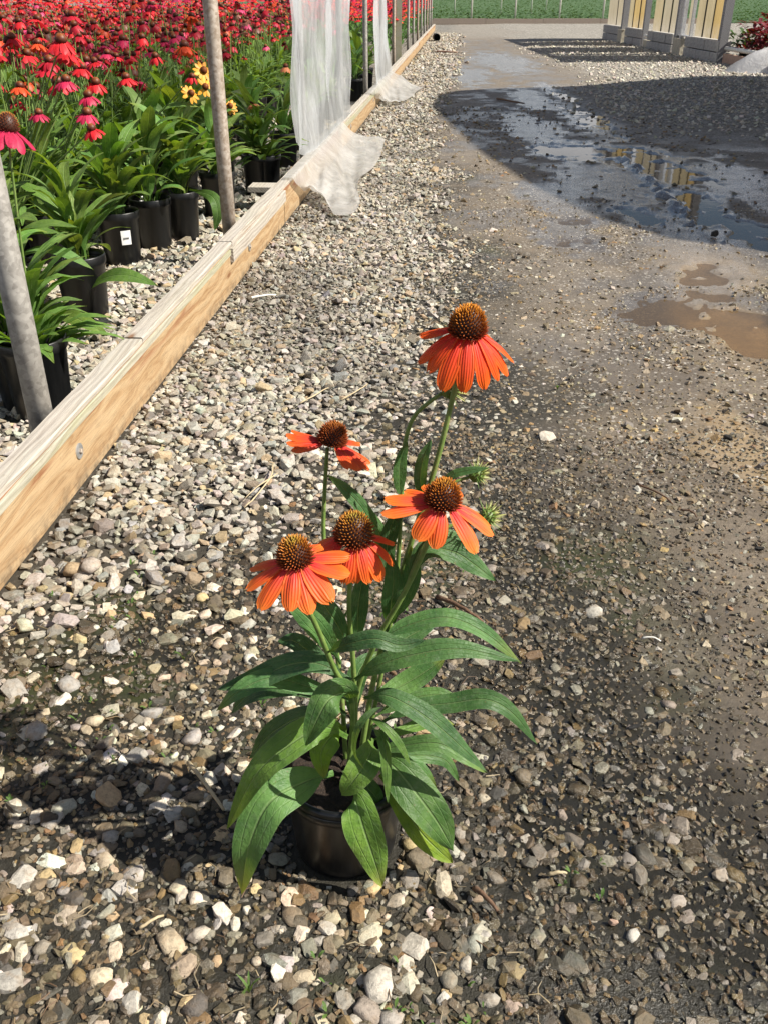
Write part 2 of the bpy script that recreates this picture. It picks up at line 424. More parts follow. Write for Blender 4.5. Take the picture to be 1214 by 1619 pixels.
M['galv'] = metal_material('galvanised_steel', (0.26, 0.245, 0.225), (0.46, 0.44, 0.41), 0.55, 0.35)
M['galv_rust'] = metal_material('galvanised_steel_brown', (0.26, 0.20, 0.15), (0.48, 0.42, 0.36), 0.6, 0.25)
M['zinc'] = metal_material('zinc_washer', (0.42, 0.44, 0.46), (0.66, 0.68, 0.70), 0.35, 0.8)
M['alu'] = metal_material('aluminium_jamb', (0.42, 0.43, 0.45), (0.62, 0.63, 0.64), 0.45, 0.5)

def plastic_sheet(name='poly_sheet', alpha=0.22, col=(0.86, 0.88, 0.90), dirt=0.25):
    t = NT(name)
    p = t.obj()
    n = t.noise(t.mapping(p, (6, 6, 2)), 1.0, 5, 0.6); n2 = t.noise(p, 45, 4, 0.7)
    c = t.mix(t.math('MULTIPLY', t.ramp(n2, [(0.5, 0.0), (0.75, 1.0)]), dirt), col, (0.50, 0.42, 0.33))
    wr = t.noise(t.mapping(p, (14, 14, 3.5)), 1.0, 5, 0.6, 1.2)
    d = t.bsdf(c, 0.18, t.bump(t.math('ADD', wr, t.math('MULTIPLY', n2, 0.15)), 0.8, 0.02), 0.5)
    tl = t.n('ShaderNodeBsdfTranslucent'); t.l(c, tl.inputs[0])
    m1 = t.n('ShaderNodeMixShader'); m1.inputs[0].default_value = 0.5; t.l(d, m1.inputs[1]); t.l(tl.outputs[0], m1.inputs[2])
    tr = t.n('ShaderNodeBsdfTransparent'); tr.inputs[0].default_value = (0.93, 0.95, 0.97, 1)
    m2 = t.n('ShaderNodeMixShader')
    f = t.ramp(n, [(0.25, min(1, alpha * 1.7)), (0.7, alpha * 0.35)])
    t.l(f, m2.inputs[0]); t.l(m1.outputs[0], m2.inputs[1]); t.l(tr.outputs[0], m2.inputs[2])
    return t.finish(m2.outputs[0])
M['poly'] = plastic_sheet('poly_curtain', 0.42, (0.80, 0.82, 0.84))
M['poly_skirt'] = plastic_sheet('poly_skirt', 0.34, (0.84, 0.83, 0.81), 0.35)
M['tarp'] = plastic_sheet('tarp_white', 0.0, (0.82, 0.82, 0.83), 0.3)

def plain(name, c, rough=0.6, nscale=40, var=0.35, bump=0.2, metal=0.0, bdist=0.004):
    t = NT(name)
    n = t.noise(t.obj(), nscale, 5, 0.6)
    col = t.mix(var, c, t.ramp(n, [(0.3, 0.45), (0.7, 1.5)]), 'MULTIPLY')
    return t.finish(t.bsdf(col, rough, t.bump(n, bump, bdist), 0.4, metal))
M['panel_beige'] = plain('panel_beige', (0.50, 0.45, 0.33), 0.35, 3.0, 0.18, 0.05)
M['panel_yellow'] = plain('panel_yellow', (0.62, 0.47, 0.20), 0.35, 3.0, 0.18, 0.05)
M['panel_tan'] = plain('panel_tan', (0.52, 0.50, 0.45), 0.35, 3.0, 0.18, 0.05)
M['seam'] = plain('panel_seam', (0.07, 0.065, 0.055), 0.6)
M['block'] = plain('concrete_block', (0.40, 0.385, 0.36), 0.9, 22, 0.55, 0.6, 0.0, 0.01)
M['brick_pale'] = plain('pale_block', (0.46, 0.42, 0.33), 0.9, 22, 0.45, 0.6, 0.0, 0.01)
M['twig'] = plain('twig_brown', (0.13, 0.075, 0.045), 0.8, 90, 0.6, 0.7)
M['straw'] = plain('straw', (0.46, 0.37, 0.23), 0.7, 90, 0.4, 0.4)
M['black'] = plain('black_rubber', (0.012, 0.011, 0.011), 0.6, 80, 0.5, 0.5)
M['white_paint'] = plain('white_paint', (0.68, 0.66, 0.60), 0.5, 30, 0.25, 0.1)
M['redboard'] = plain('faded_board', (0.42, 0.28, 0.21), 0.8, 25, 0.4, 0.4)
M['darkred'] = plain('burgundy_cloth', (0.07, 0.018, 0.015), 0.8, 40, 0.5, 0.5)
M['asphalt_lump'] = plain('wet_lump', (0.03, 0.028, 0.025), 0.35, 120, 0.5, 0.9)

# ------------------------------------------------------------------ mesh helpers
class MB:
    def __init__(self): self.v = []; self.f = []; self.uv = []; self.c = []
    def add(self, verts, faces, uv=None, col=None):
        b = len(self.v); self.v.extend([tuple(q) for q in verts])
        self.f.extend([tuple(b + i for i in fc) for fc in faces])
        self.uv.extend(uv if uv is not None else [(0.5, 0.5)] * len(verts))
        if col is None: col = [(1, 1, 1, 1)] * len(verts)
        elif isinstance(col, tuple): col = [(*col[:3], 1)] * len(verts)
        self.c.extend(col)
    def box(self, x0, x1, y0, y1, z0, z1):
        self.add([(x, y, z) for x in (x0, x1) for y in (y0, y1) for z in (z0, z1)],
                 [(0, 1, 3, 2), (4, 6, 7, 5), (0, 4, 5, 1), (2, 3, 7, 6), (0, 2, 6, 4), (1, 5, 7, 3)])
    def tube(self, pts, rad, seg=8, cap=True, col=None):
        pts = [Vector(p) for p in pts]; n = len(pts)
        if isinstance(rad, (int, float)): rad = [rad] * n
        vs, uv = [], []; ref = None
        for i, p in enumerate(pts):
            T = (pts[min(i + 1, n - 1)] - pts[max(i - 1, 0)]).normalized()
            if ref is None:
                ref = T.cross(Vector((0, 0, 1)) if abs(T.z) < 0.9 else Vector((1, 0, 0))).normalized()
            S = (ref - T * ref.dot(T)).normalized(); ref = S; N = T.cross(S)
            for k in range(seg):
                a = 2 * math.pi * k / seg
                vs.append(p + (S * math.cos(a) + N * math.sin(a)) * rad[i]); uv.append((i / max(1, n - 1), k / seg))
        fs = [(i * seg + k, i * seg + (k + 1) % seg, (i + 1) * seg + (k + 1) % seg, (i + 1) * seg + k) for i in range(n - 1) for k in range(seg)]
        if cap:
            fs.append(tuple(range(seg - 1, -1, -1))); fs.append(tuple((n - 1) * seg + k for k in range(seg)))
        self.add(vs, fs, uv, col)
    def lathe(self, prof, seg=24, cx=0, cy=0, col=None):
        vs = [(cx + r * math.cos(2 * math.pi * k / seg), cy + r * math.sin(2 * math.pi * k / seg), z) for r, z in prof for k in range(seg)]
        fs = [(i * seg + k, i * seg + (k + 1) % seg, (i + 1) * seg + (k + 1) % seg, (i + 1) * seg + k) for i in range(len(prof) - 1) for k in range(seg)]
        self.add(vs, fs, None, col)
    def mesh(self, name, mat, smooth=True):
        me = bpy.data.meshes.new(name)
        me.from_pydata(self.v, [], self.f)
        uvl = me.uv_layers.new(name='UVMap')
        li = np.empty(len(me.loops), dtype=np.int32); me.loops.foreach_get('vertex_index', li)
        uvl.data.foreach_set('uv', np.asarray(self.uv, np.float32)[li].ravel())
        ca = me.color_attributes.new('col', 'FLOAT_COLOR', 'POINT')
        ca.data.foreach_set('color', np.asarray(self.c, np.float32).ravel())
        if smooth: me.polygons.foreach_set('use_smooth', np.ones(len(me.polygons), dtype=bool))
        me.materials.append(mat)
        me.update(); return me
    def build(self, name, mat, parent=None, smooth=True, color=None, loc=None):
        return link(name, self.mesh(name, mat, smooth), parent, color, loc)

def link(name, data, parent=None, color=None, loc=None, rot=None, scale=None):
    o = bpy.data.objects.new(name, data); COL.objects.link(o)
    if parent is not None: o.parent = parent
    if color is not None: o.color = (*color[:3], color[3] if len(color) > 3 else 1.0)
    if loc is not None: o.location = loc
    if rot is not None: o.rotation_euler = rot
    if scale is not None: o.scale = scale if not isinstance(scale, (int, float)) else (scale,) * 3
    return o
def tag(o, label=None, cat=None, group=None, kind=None):
    if label: o['label'] = label
    if cat: o['category'] = cat
    if group: o['group'] = group
    if kind: o['kind'] = kind
    return o
def thing(name, loc, label, cat, group=None):
    o = link(name, None, None, None, loc); o.empty_display_size = 0.05
    return tag(o, label, cat, group)

def curve_pts(ctrl, n):
    """Catmull-Rom through the control points, n+1 samples"""
    c = [Vector(p) for p in ctrl]
    c = [c[0] * 2 - c[1]] + c + [c[-1] * 2 - c[-2]]
    m = len(c) - 3; out = []
    for i in range(n + 1):
        s = i / n * m; k = min(int(s), m - 1); t = s - k
        a, b, d, e = c[k], c[k + 1], c[k + 2], c[k + 3]
        out.append(0.5 * ((2 * b) + (d - a) * t + (2 * a - 5 * b + 4 * d - e) * t * t + (3 * b - a - 3 * d + e) * t ** 3))
    return out
def leaf_into(mb, ctrl, width, hint, nl=14, nw=6, fold=0.22, wave=0.05, petiole=0.10, ph=0.0, col=None, fat=0.62):
    pts = curve_pts(ctrl, nl); vs, uv = [], []
    hint = Vector(hint).normalized(); prevS = None
    for i, p in enumerate(pts):
        t = i / nl
        T = (pts[min(i + 1, nl)] - pts[max(i - 1, 0)]).normalized()
        S = T.cross(hint)
        if S.length < 1e-3: S = prevS or T.cross(Vector((0, 0, 1)))
        S.normalize()
        if prevS is not None and S.dot(prevS) < 0: S = -S
        if prevS is not None: S = (S * 0.5 + prevS * 0.5).normalized()
        prevS = S; N = S.cross(T).normalized()
        tt = max(0.0, (t - petiole) / (1 - petiole))
        w = (tt ** fat) * ((1 - tt) ** 0.80) * 1.95 * width * 0.5
        w = max(w, width * (0.055 if t < petiole + 0.04 else 0.006))
        for k in range(nw + 1):
            v = k / nw * 2 - 1
            z = fold * abs(v) * w - 0.10 * w * v * v + wave * width * v * v * math.sin(11 * t + ph + (1.3 if v > 0 else 0))
            vs.append(p + S * (v * w) + N * z); uv.append((t, k / nw))
    fs = [(i * (nw + 1) + k, i * (nw + 1) + k + 1, (i + 1) * (nw + 1) + k + 1, (i + 1) * (nw + 1) + k) for i in range(nl) for k in range(nw)]
    mb.add(vs, fs, uv, col)
def big_mesh(name, V, T, mat, col=None, smooth=False):
    """numpy triangles -> mesh"""
    me = bpy.data.meshes.new(name)
    me.vertices.add(len(V)); me.vertices.foreach_set('co', V.astype(np.float32).ravel())
    me.loops.add(T.size); me.loops.foreach_set('vertex_index', T.astype(np.int32).ravel())
    me.polygons.add(len(T)); me.polygons.foreach_set('loop_start', np.arange(0, T.size, 3, dtype=np.int32))
    me.polygons.foreach_set('use_smooth', np.full(len(T), smooth, dtype=bool) if not isinstance(smooth, np.ndarray) else smooth)
    if col is not None:
        ca = me.color_attributes.new('col', 'FLOAT_COLOR', 'POINT'); ca.data.foreach_set('color', col.astype(np.float32).ravel())
    me.materials.append(mat); me.update(calc_edges=True); me.validate(); return me

# =================================================================== GROUND
BX0, BS = -0.85, 0.0765                       # outer face of the timber rail: x = BX0 + BS*y
def beam_x(y): return BX0 + BS * y

WATER_Z = -0.007
def px_blob(u, v, a, b):
    c = on_z(u, v); n = on_z(u, v + b); f = on_z(u, v - b); l = on_z(u - a, v); r = on_z(u + a, v)
    return (c.x, (n.y + f.y) / 2, (r.x - l.x) / 2, (f.y - n.y) / 2)
# puddles read from the photograph (centre, half width, half height in photo pixels, depth in m)
PUDDLES = [(px_blob(*q[:4]), q[4]) for q in [
    (900, 238, 62, 17, .016), (1005, 250, 78, 22, .016), (1060, 275, 60, 20, .016), (1085, 318, 62, 26, .018), (1125, 345, 55, 28, .018),
    (1195, 372, 45, 34, .018), (1003, 338, 30, 20, .015), (935, 190, 34, 30, .013), (886, 150, 18, 16, .012), (1180, 522, 60, 60, .017),
    (1245, 545, 60, 75, .02), (1045, 300, 30, 14, .014), (1045, 493, 84, 22, .0105), (1112, 436, 36, 36, .0105), (905, 383, 50, 9, .0105), (915, 350, 46, 7, .0102)]]
FILMS = [px_blob(*q) for q in [
    (845, 160, 40, 28), (850, 210, 60, 40), (960, 290, 130, 45), (870, 320, 60, 40), (1050, 490, 110, 34), (1105, 430, 50, 46), (900, 370, 80, 34), (1185, 480, 120, 130),
    (1140, 705, 66, 26), (1195, 740, 40, 120), (740, 120, 50, 20), (1160, 400, 120, 60), (800, 100, 60, 20), (1200, 300, 120, 60)]]
def blob_r(bl, x, y):
    return np.sqrt(((x - bl[0]) / bl[2]) ** 2 + ((y - bl[1]) / bl[3]) ** 2)

def fields(x, y):
    x = np.asarray(x, float); y = np.asarray(y, float)
    n1 = fbm(x, y, 0.5, 1) - 0.5; n2 = fbm(x, y, 0.12, 2) - 0.5; n3 = fbm(x, y, 2.2, 3) - 0.5
    bxx = beam_x(y)
    inside = x < bxx - 0.03
    edge = x + n1 * 0.55 + n2 * 0.2 - 0.30 * sstep(1.9, 0.8, y)
    mud = sstep(0.22, 0.72, edge)
    mud = np.where(y > 9, mud * sstep(0.35, 0.9, x - bxx + n1 * 0.6), mud)
    # dry boundary
    xd = np.interp(y, [0.3, 1.2, 1.6, 2.5, 4, 8, 14, 40], [-0.95, -0.75, -0.22, 0.02, 0.22, 0.38, 0.9, 2.0])
    damp = sstep(-0.14, 0.20, x - xd + n1 * 0.45 + n2 * 0.25)
    damp = np.where(inside, 0.0, damp)
    mud = np.where(inside, 0.0, mud)
    # loose pale gravel on the far right and far end
    loose = sstep(1.9, 3.1, x + n3 * 1.6 - 0.05 * (y - 10)) * sstep(6.5, 9.5, y)
    loose = np.maximum(loose, sstep(24, 30, y + n3 * 5) * 0.65)
    loose = np.where(inside & (y > 8), 0.7, loose)
    # water
    dep = np.zeros_like(x); wet = np.zeros_like(x)
    for bl, d in PUDDLES:
        r = blob_r(bl, x, y) + n2 * 1.5 + n1 * 0.9
        dep = np.maximum(dep, d * sstep(1.02, 0.40, r)); wet = np.maximum(wet, sstep(1.6, 0.9, r))
    for bl in FILMS:
        r = blob_r(bl, x, y) + n2 * 1.3 + n1 * 0.8
        wet = np.maximum(wet, 0.92 * sstep(1.15, 0.6, r))
    wet = np.maximum(wet, 0.95 * sstep(0.05, 0.38, x + n1 * 0.7) * sstep(1.9, 1.1, y + n1))      # wet gravel near the camera on the right
    wet = np.maximum(wet, 0.42 * mud * sstep(0.38, 0.62, fbm(x, y, 0.35, 5)))
    wet = np.maximum(wet, (0.35 + .4 * sstep(.45, .62, fbm(x, y, .22, 22))) * damp)
    wet = np.where(inside, 0.0, wet) * (1 - loose)
    return dict(mud=mud, damp=damp, loose=loose, dep=dep, wet=wet, inside=inside, n1=n1, n2=n2, n3=n3)
# tyre rut through the puddle and off to the lower right
RUT = [on_z(u, v) for u, v in ((985, 250), (1010, 270), (1060, 315), (1110, 360), (1140, 385), (1175, 430), (1214, 470), (1260, 520))]
def rut_dist(x, y):
    best = np.full(np.shape(x), 9.0)
    for a, b in zip(RUT[:-1], RUT[1:]):
        dx, dy = b.x - a.x, b.y - a.y; L2 = dx * dx + dy * dy
        t = np.clip(((x - a.x) * dx + (y - a.y) * dy) / L2, 0, 1)
        best = np.minimum(best, np.hypot(x - a.x - t * dx, y - a.y - t * dy))
    return best
def ground_h(x, y, f=None):
    f = f or fields(x, y)
    h = f['n1'] * 0.012 + f['n2'] * 0.006 + f['n3'] * 0.012 * (1 - sstep(.2, .6, f['mud']))
    road = np.clip(f['n1'] * 0.008 + f['n2'] * 0.006, -0.0045, 0.006)
    near_road = sstep(0.2, 0.6, f['mud']) * sstep(30, 20, y)
    h = h * (1 - near_road) + road * near_road
    h = np.maximum(h, -0.0050)
    h = h + 0.035 * f['loose'] * sstep(2.0, 5.0, x) * sstep(8, 11, y)
    rd = rut_dist(np.asarray(x, float), np.asarray(y, float))
    lump = fbm(x, y, 0.05, 9)
    h = h - f['dep'] + (f['dep'] > .002) * np.clip(fbm(x, y, .10, 31) - .46, 0, 1) * .045 * (y > 3.6) + 0.030 * np.exp(-(rd / 0.045) ** 2) * sstep(.3, .6, lump) * (f['dep'] > 0.004) + 0.012 * np.exp(-((rd - .02) / 0.02) ** 2) * (f['dep'] <= 0.004) * lump
    return h

def axis(parts):
    out = []
    for a, b, st in parts: out.append(np.arange(a, b, st))
    return np.concatenate(out)
xs = np.concatenate([[-400, -200, -100, -60, -40, -28, -20], np.arange(-14, -6, 1.0), np.arange(-6, -2, 0.16), np.arange(-2, -1, 0.05), np.arange(-1, 2.4, 0.019),
                     np.arange(2.4, 7, 0.06), np.arange(7, 14, 0.8), [16, 20, 28, 40, 60, 100, 200, 400]])
yl = [-300, -120, -50, -20, -8, -3, -1, -0.2, 0.2]
y = 0.4
while y < 46: yl.append(y); y += max(0.016, 0.0075 * y)
yl += [47, 50, 55, 62, 72, 90, 120, 170, 260, 420]
ys = np.array(yl)
XX, YY = np.meshgrid(xs, ys)
fx = XX.ravel(); fy = YY.ravel()
FL = fields(fx, fy)
hz = ground_h(fx, fy, FL)
nx, ny = len(xs), len(ys)
idx = np.arange(nx * ny).reshape(ny, nx)
q = np.stack([idx[:-1, :-1].ravel(), idx[:-1, 1:].ravel(), idx[1:, 1:].ravel(), idx[1:, :-1].ravel()], 1)
tri = np.concatenate([q[:, [0, 1, 2]], q[:, [0, 2, 3]]])
def lerp3(a, b, t): return a * (1 - t[:, None]) + b * t[:, None]
dry_c = np.array([0.048, 0.040, 0.028]); damp_c = np.array([0.016, 0.0135, 0.0070]); mud_c = np.array([0.195, 0.156, 0.114]); brown_c = np.array([0.34, 0.245, 0.135])
colr = np.tile(dry_c, (len(fx), 1))
colr = lerp3(colr, damp_c, FL['damp'])
moss = sstep(0.58, 0.72, fbm(fx, fy, 0.25, 6)) * FL['damp'] * (1 - FL['mud'])
colr = lerp3(colr, np.array([0.034, 0.040, 0.010]), moss * 0.85)
colr = lerp3(colr, mud_c, FL['mud'])
brown = np.zeros(len(fx))
for bl in [px_blob(1190, 530, 90, 75), px_blob(1205, 740, 50, 120), px_blob(1130, 430, 90, 50), px_blob(1140, 705, 70, 28)]:
    brown = np.maximum(brown, sstep(1.2, 0.4, blob_r(bl, fx, fy) + FL['n1'] * .8 + FL['n2'] * .8))
colr = lerp3(colr, brown_c, brown * 0.75)
grey = sstep(0.45, 0.7, fbm(fx, fy, 0.7, 8)) * FL['mud']
colr = lerp3(colr, np.array([0.20, 0.175, 0.15]), grey * 0.5)
wetdark = np.clip(FL['wet'] * 1.0, 0, 1) * FL['mud'] * (1 - brown)
colr = colr * (1 - 0.42 * wetdark)[:, None]
grit = np.clip(0.95 - 0.75 * brown - 0.6 * (FL['dep'] > 0.004), 0, 1) * np.where(FL['mud'] > 0.5, 0.55 + 0.45 * sstep(.45, .6, fbm(fx, fy, 0.3, 12)), 1.0)
grit = grit * (1 - .92 * sstep(2.6, 1.6, fy)) * (1 - .7 * FL['damp'] * (1 - FL['mud']))
gm = big_mesh('gravel_ground', np.stack([fx, fy, hz], 1), tri, M['ground'], np.concatenate([colr, np.ones((len(fx), 1))], 1), smooth=True)
for nm, arr in (('wet', FL['wet']), ('grit', grit), ('loose', FL['loose'])):
    a = gm.attributes.new(nm, 'FLOAT', 'POINT'); a.data.foreach_set('value', arr.astype(np.float32))
ground = tag(link('gravel_ground', gm), kind='structure')

# water lying in the hollows of the road
wm = MB(); wm.add([(0.3, 2.0, WATER_Z), (3.4, 2.0, WATER_Z), (3.4, 15, WATER_Z), (0.3, 15, WATER_Z)], [(0, 1, 2, 3)])
tag(wm.build('puddle_water', M['water'], smooth=False), kind='structure')

# =================================================================== STONES
def stone_variant(npts, seed):
    r = np.random.default_rng(seed)
    i = np.arange(npts) + 0.5
    phi = np.arccos(1 - 2 * i / npts); th = math.pi * (1 + 5 ** 0.5) * i + r.random() * 6
    d = np.stack([np.cos(th) * np.sin(phi), np.sin(th) * np.sin(phi), np.cos(phi)], 1)
    d += r.normal(0, 0.20, d.shape); d /= np.linalg.norm(d, axis=1)[:, None]
    pw = r.uniform(0.45, 0.9)                                  # a little boxy, like crushed rock
    d = np.sign(d) * np.abs(d) ** pw * r.uniform(0.84, 1.1, (npts, 1))
    d *= np.array([r.uniform(1.0, 1.35), r.uniform(0.78, 1.0), r.uniform(0.40, 0.64)])
    bm = bmesh.new()
    for p in d: bm.verts.new(p)
    res = bmesh.ops.convex_hull(bm, input=bm.verts)
    bmesh.ops.delete(bm, geom=[g for g in res['geom_interior'] if isinstance(g, bmesh.types.BMVert)], context='VERTS')
    bmesh.ops.triangulate(bm, faces=bm.faces); bm.normal_update()
    bm.verts.ensure_lookup_table(); bm.verts.index_update()
    V = np.array([v.co[:] for v in bm.verts]); T = np.array([[v.index for v in f.verts] for f in bm.faces]); bm.free()
    return V, T
VAR_HI = [stone_variant(22, 40 + k) for k in range(16)]
VAR_MID = [stone_variant(13, 80 + k) for k in range(16)]
VAR_LO = [stone_variant(8, 120 + k) for k in range(10)]

PAL_DRY = np.array([(.56, .52, .46), (.49, .45, .385), (.62, .585, .53), (.40, .385, .36), (.43, .43, .425), (.52, .41, .27), (.36, .31, .25), (.68, .655, .61), (.24, .22, .19)])
PW_DRY = np.array([.19, .2, .10, .13, .08, .08, .10, .035, .085])
PAL_DAMP = np.array([(.50, .41, .28), (.34, .265, .165), (.22, .17, .105), (.66, .60, .50), (.54, .37, .16), (.24, .225, .20), (.10, .08, .055), (.44, .26, .12), (.84, .80, .72)])
PW_DAMP = np.array([.17, .18, .15, .12, .07, .11, .11, .05, .04])
PAL_FAR = np.array([(.62, .58, .52), (.54, .50, .44), (.46, .43, .38), (.68, .65, .60)])
def pick(pal, w, n):
    i = RNG.choice(len(pal), n, p=w / w.sum()); c = pal[i] * RNG.uniform(0.80, 1.16, (n, 1)) * (1 + RNG.normal(0, 0.035, (n, 3)))
    return np.clip(c * np.array([1.02, 1.0, .94]) * (0.78 if pal is PAL_DRY else 0.80 if pal is PAL_DAMP else 0.85), 0.015, 0.8)
def in_view(x, y, mu=200, mv=220):
    dep = y * CP + CAM_H * SP; u = CX + F * x / dep; v = CY - F * (y * SP - CAM_H * CP) / dep
    return (u > -mu) & (u < 1214 + mu) & (v < 1619 + mv) & (v > -60)
POT_C = Vector((-0.052, 0.822, 0.0))
def scatter(x0, x1, y0, y1, cell, r_mu, r_sig, r_min, r_max):
    gx, gy = np.meshgrid(np.arange(x0, x1, cell), np.arange(y0, y1, cell))
    n = gx.size
    x = gx.ravel() + RNG.uniform(-.55, .55, n) * cell; y = gy.ravel() + RNG.uniform(-.55, .55, n) * cell
    ok = in_view(x, y); x, y = x[ok], y[ok]
    r = np.clip(np.exp(RNG.normal(math.log(r_mu), r_sig, len(x))), r_min, r_max)
    ok = np.hypot(x - POT_C.x, y - POT_C.y) > 0.071 + r
    bx = beam_x(y); ok &= ~((x > bx - 0.055 - r) & (x < bx + 0.004 + r * 0.8))
    return x[ok], y[ok], r[ok]
BATCH = []        # x, y, z, r, colour, wet, level of detail
def emit(x, y, r, prob, col, wet, lift, lod):
    k = RNG.random(len(x)) < prob
    x, y, r, col, wet = x[k], y[k], r[k], col[k], np.broadcast_to(wet, k.shape)[k]
    lift = np.broadcast_to(lift, k.shape)[k]
    BATCH.append((x, y, ground_h(x, y) + lift * r, r, col, wet, np.full(len(x), lod)))
# dry strip beside the rail
for (y0, y1, cell, rm, lod) in ((1.0, 1.9, .0172, .0100, 1), (1.9, 2.8, .0155, .0085, 1), (2.8, 4.6, .0150, .0080, 0), (4.6, 7.0, .0175, .0092, 0), (7.0, 15.0, .027, .014, 0)):
    for layer in range(2):
        x, y, r = scatter(-1.0, 1.0, y0, y1, cell * (1.0 if layer == 0 else 1.6), rm * (1 if layer == 0 else 1.12), 0.36, .004, .024)
        r = r * np.interp(y, [1, 1.5, 2.4, 3.7, 5.8, 8, 15], [.0092, .0088, .0078, .0077, .0088, .012, .014]) / rm
        f = fields(x, y); out = ~f['inside']
        emit(x, y, r, out * (1 - f['damp']) * (1 - f['mud']) * (.9 if layer == 0 else .7), pick(PAL_DRY, PW_DRY, len(x)), np.clip(.55 * sstep(.42, .68, fbm(x, y, .4, 21)) + RNG.normal(.06, .12, len(x)), 0, 1), RNG.uniform(-.2, .4, len(x)) if layer == 0 else RNG.uniform(.3, .9, len(x)), lod)
x, y, r = scatter(-0.4, 2.6, 14.0, 30.0, .055, .022, .3, .01, .04)
d = x - beam_x(y); emit(x, y, r, (d > .03) * sstep(1.0, .5, d + .3 * (fbm(x, y, .8, 3) - .5)) * .75, pick(PAL_DRY, PW_DRY, len(x)), .05, .2, 0)
# damp gravel: bedded in dark soil
for (y0, y1, cell, rm, lod) in ((0.5, 1.25, .0130, .0056, 1), (1.25, 2.6, .0140, .0062, 1), (2.6, 5.0, .0165, .0074, 0), (5.0, 11.0, .027, .0115, 0)):
    x, y, r = scatter(-0.95, 1.1, y0, y1, cell, rm, 0.45, .0028, .016)
    f = fields(x, y)
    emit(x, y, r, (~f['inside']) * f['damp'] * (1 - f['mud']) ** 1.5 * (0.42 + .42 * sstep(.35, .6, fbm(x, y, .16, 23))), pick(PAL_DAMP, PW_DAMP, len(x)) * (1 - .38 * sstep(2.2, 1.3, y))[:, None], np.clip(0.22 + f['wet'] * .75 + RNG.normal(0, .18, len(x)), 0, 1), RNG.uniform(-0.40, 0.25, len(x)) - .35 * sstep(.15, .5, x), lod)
PAL_CREAM = np.array([(.66, .60, .50), (.58, .50, .385), (.72, .68, .60), (.50, .47, .43), (.60, .45, .26), (.42, .35, .26), (.36, .34, .31)])
PW_CREAM = np.array([.24, .22, .15, .14, .09, .09, .07])
x, y, r = scatter(-0.8, 0.95, 0.5, 2.0, .0265, .0090, .34, .0050, .0185)
f = fields(x, y); wt = sstep(-.05, .35, x)
clump = sstep(.36, .56, fbm(x, y, .13, 24))
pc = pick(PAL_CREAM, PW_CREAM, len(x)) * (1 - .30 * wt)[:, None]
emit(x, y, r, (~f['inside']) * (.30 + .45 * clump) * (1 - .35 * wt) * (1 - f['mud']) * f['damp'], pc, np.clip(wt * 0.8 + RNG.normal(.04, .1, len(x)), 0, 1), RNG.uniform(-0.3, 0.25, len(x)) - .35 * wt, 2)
x, y, r = scatter(-0.8, 1.0, 0.5, 2.1, .0088, .0037, .35, .002, .0065)      # grit
f = fields(x, y)
emit(x, y, r, (~f['inside']) * np.maximum(f['damp'], f['mud']) * 0.66 * (1 - .5 * f['mud']), pick(PAL_DAMP, PW_DAMP, len(x)) * .62, np.clip(f['wet'] * .9 + .3, 0, 1), 0.15, 0)
# packed dirt of the drive: small stones pressed in
for (y0, y1, cell, rm) in ((0.6, 2.4, .0135, .0046), (2.4, 5.2, .0175, .0054), (5.2, 10.0, .040, .010)):
    x, y, r = scatter(0.05, 2.6, y0, y1, cell, rm, 0.42, .0025, .017)
    f = fields(x, y); patch = sstep(.42, .60, fbm(x, y, .3, 12))
    emit(x, y, r, f['mud'] * (f['dep'] < .003) * (0.34 + 0.46 * patch) * (1 - .92 * f['wet'] * (y > 3.5)) * (1 - .75 * sstep(1.0, 1.5, x) * sstep(4.0, 2.0, y)) * (1 - f['loose']), pick(PAL_DAMP, PW_DAMP, len(x)), np.clip(.15 + f['wet'] * .6, 0, 1), RNG.uniform(-.3, .3, len(x)), 0)
# inside the rail, round the pots
for (y0, y1, cell, rm) in ((1.4, 4.2, .021, .0128), (4.2, 9.5, .030, .0165)):
    x, y, r = scatter(-2.4, 0.0, y0, y1, cell, rm, .28, .007, .026)
    f = fields(x, y); d = beam_x(y) - x
    emit(x, y, r, f['inside'] * (d < 1.3) * 0.95, pick(PAL_DRY, PW_DRY, len(x)), 0.0, RNG.uniform(.1, .6, len(x)), 0)
# loose pale gravel by the buildings
x, y, r = scatter(1.5, 6.4, 7.5, 24.0, .055, .015, .30, .008, .032)
f = fields(x, y)
emit(x, y, r, f['loose'] * 0.45, pick(PAL_FAR, np.ones(4), len(x)), 0.0, .3, 0)
PX, PY, PZ, PR, PC, PWT, PL = [np.concatenate([b[i] for b in BATCH]) for i in range(7)]

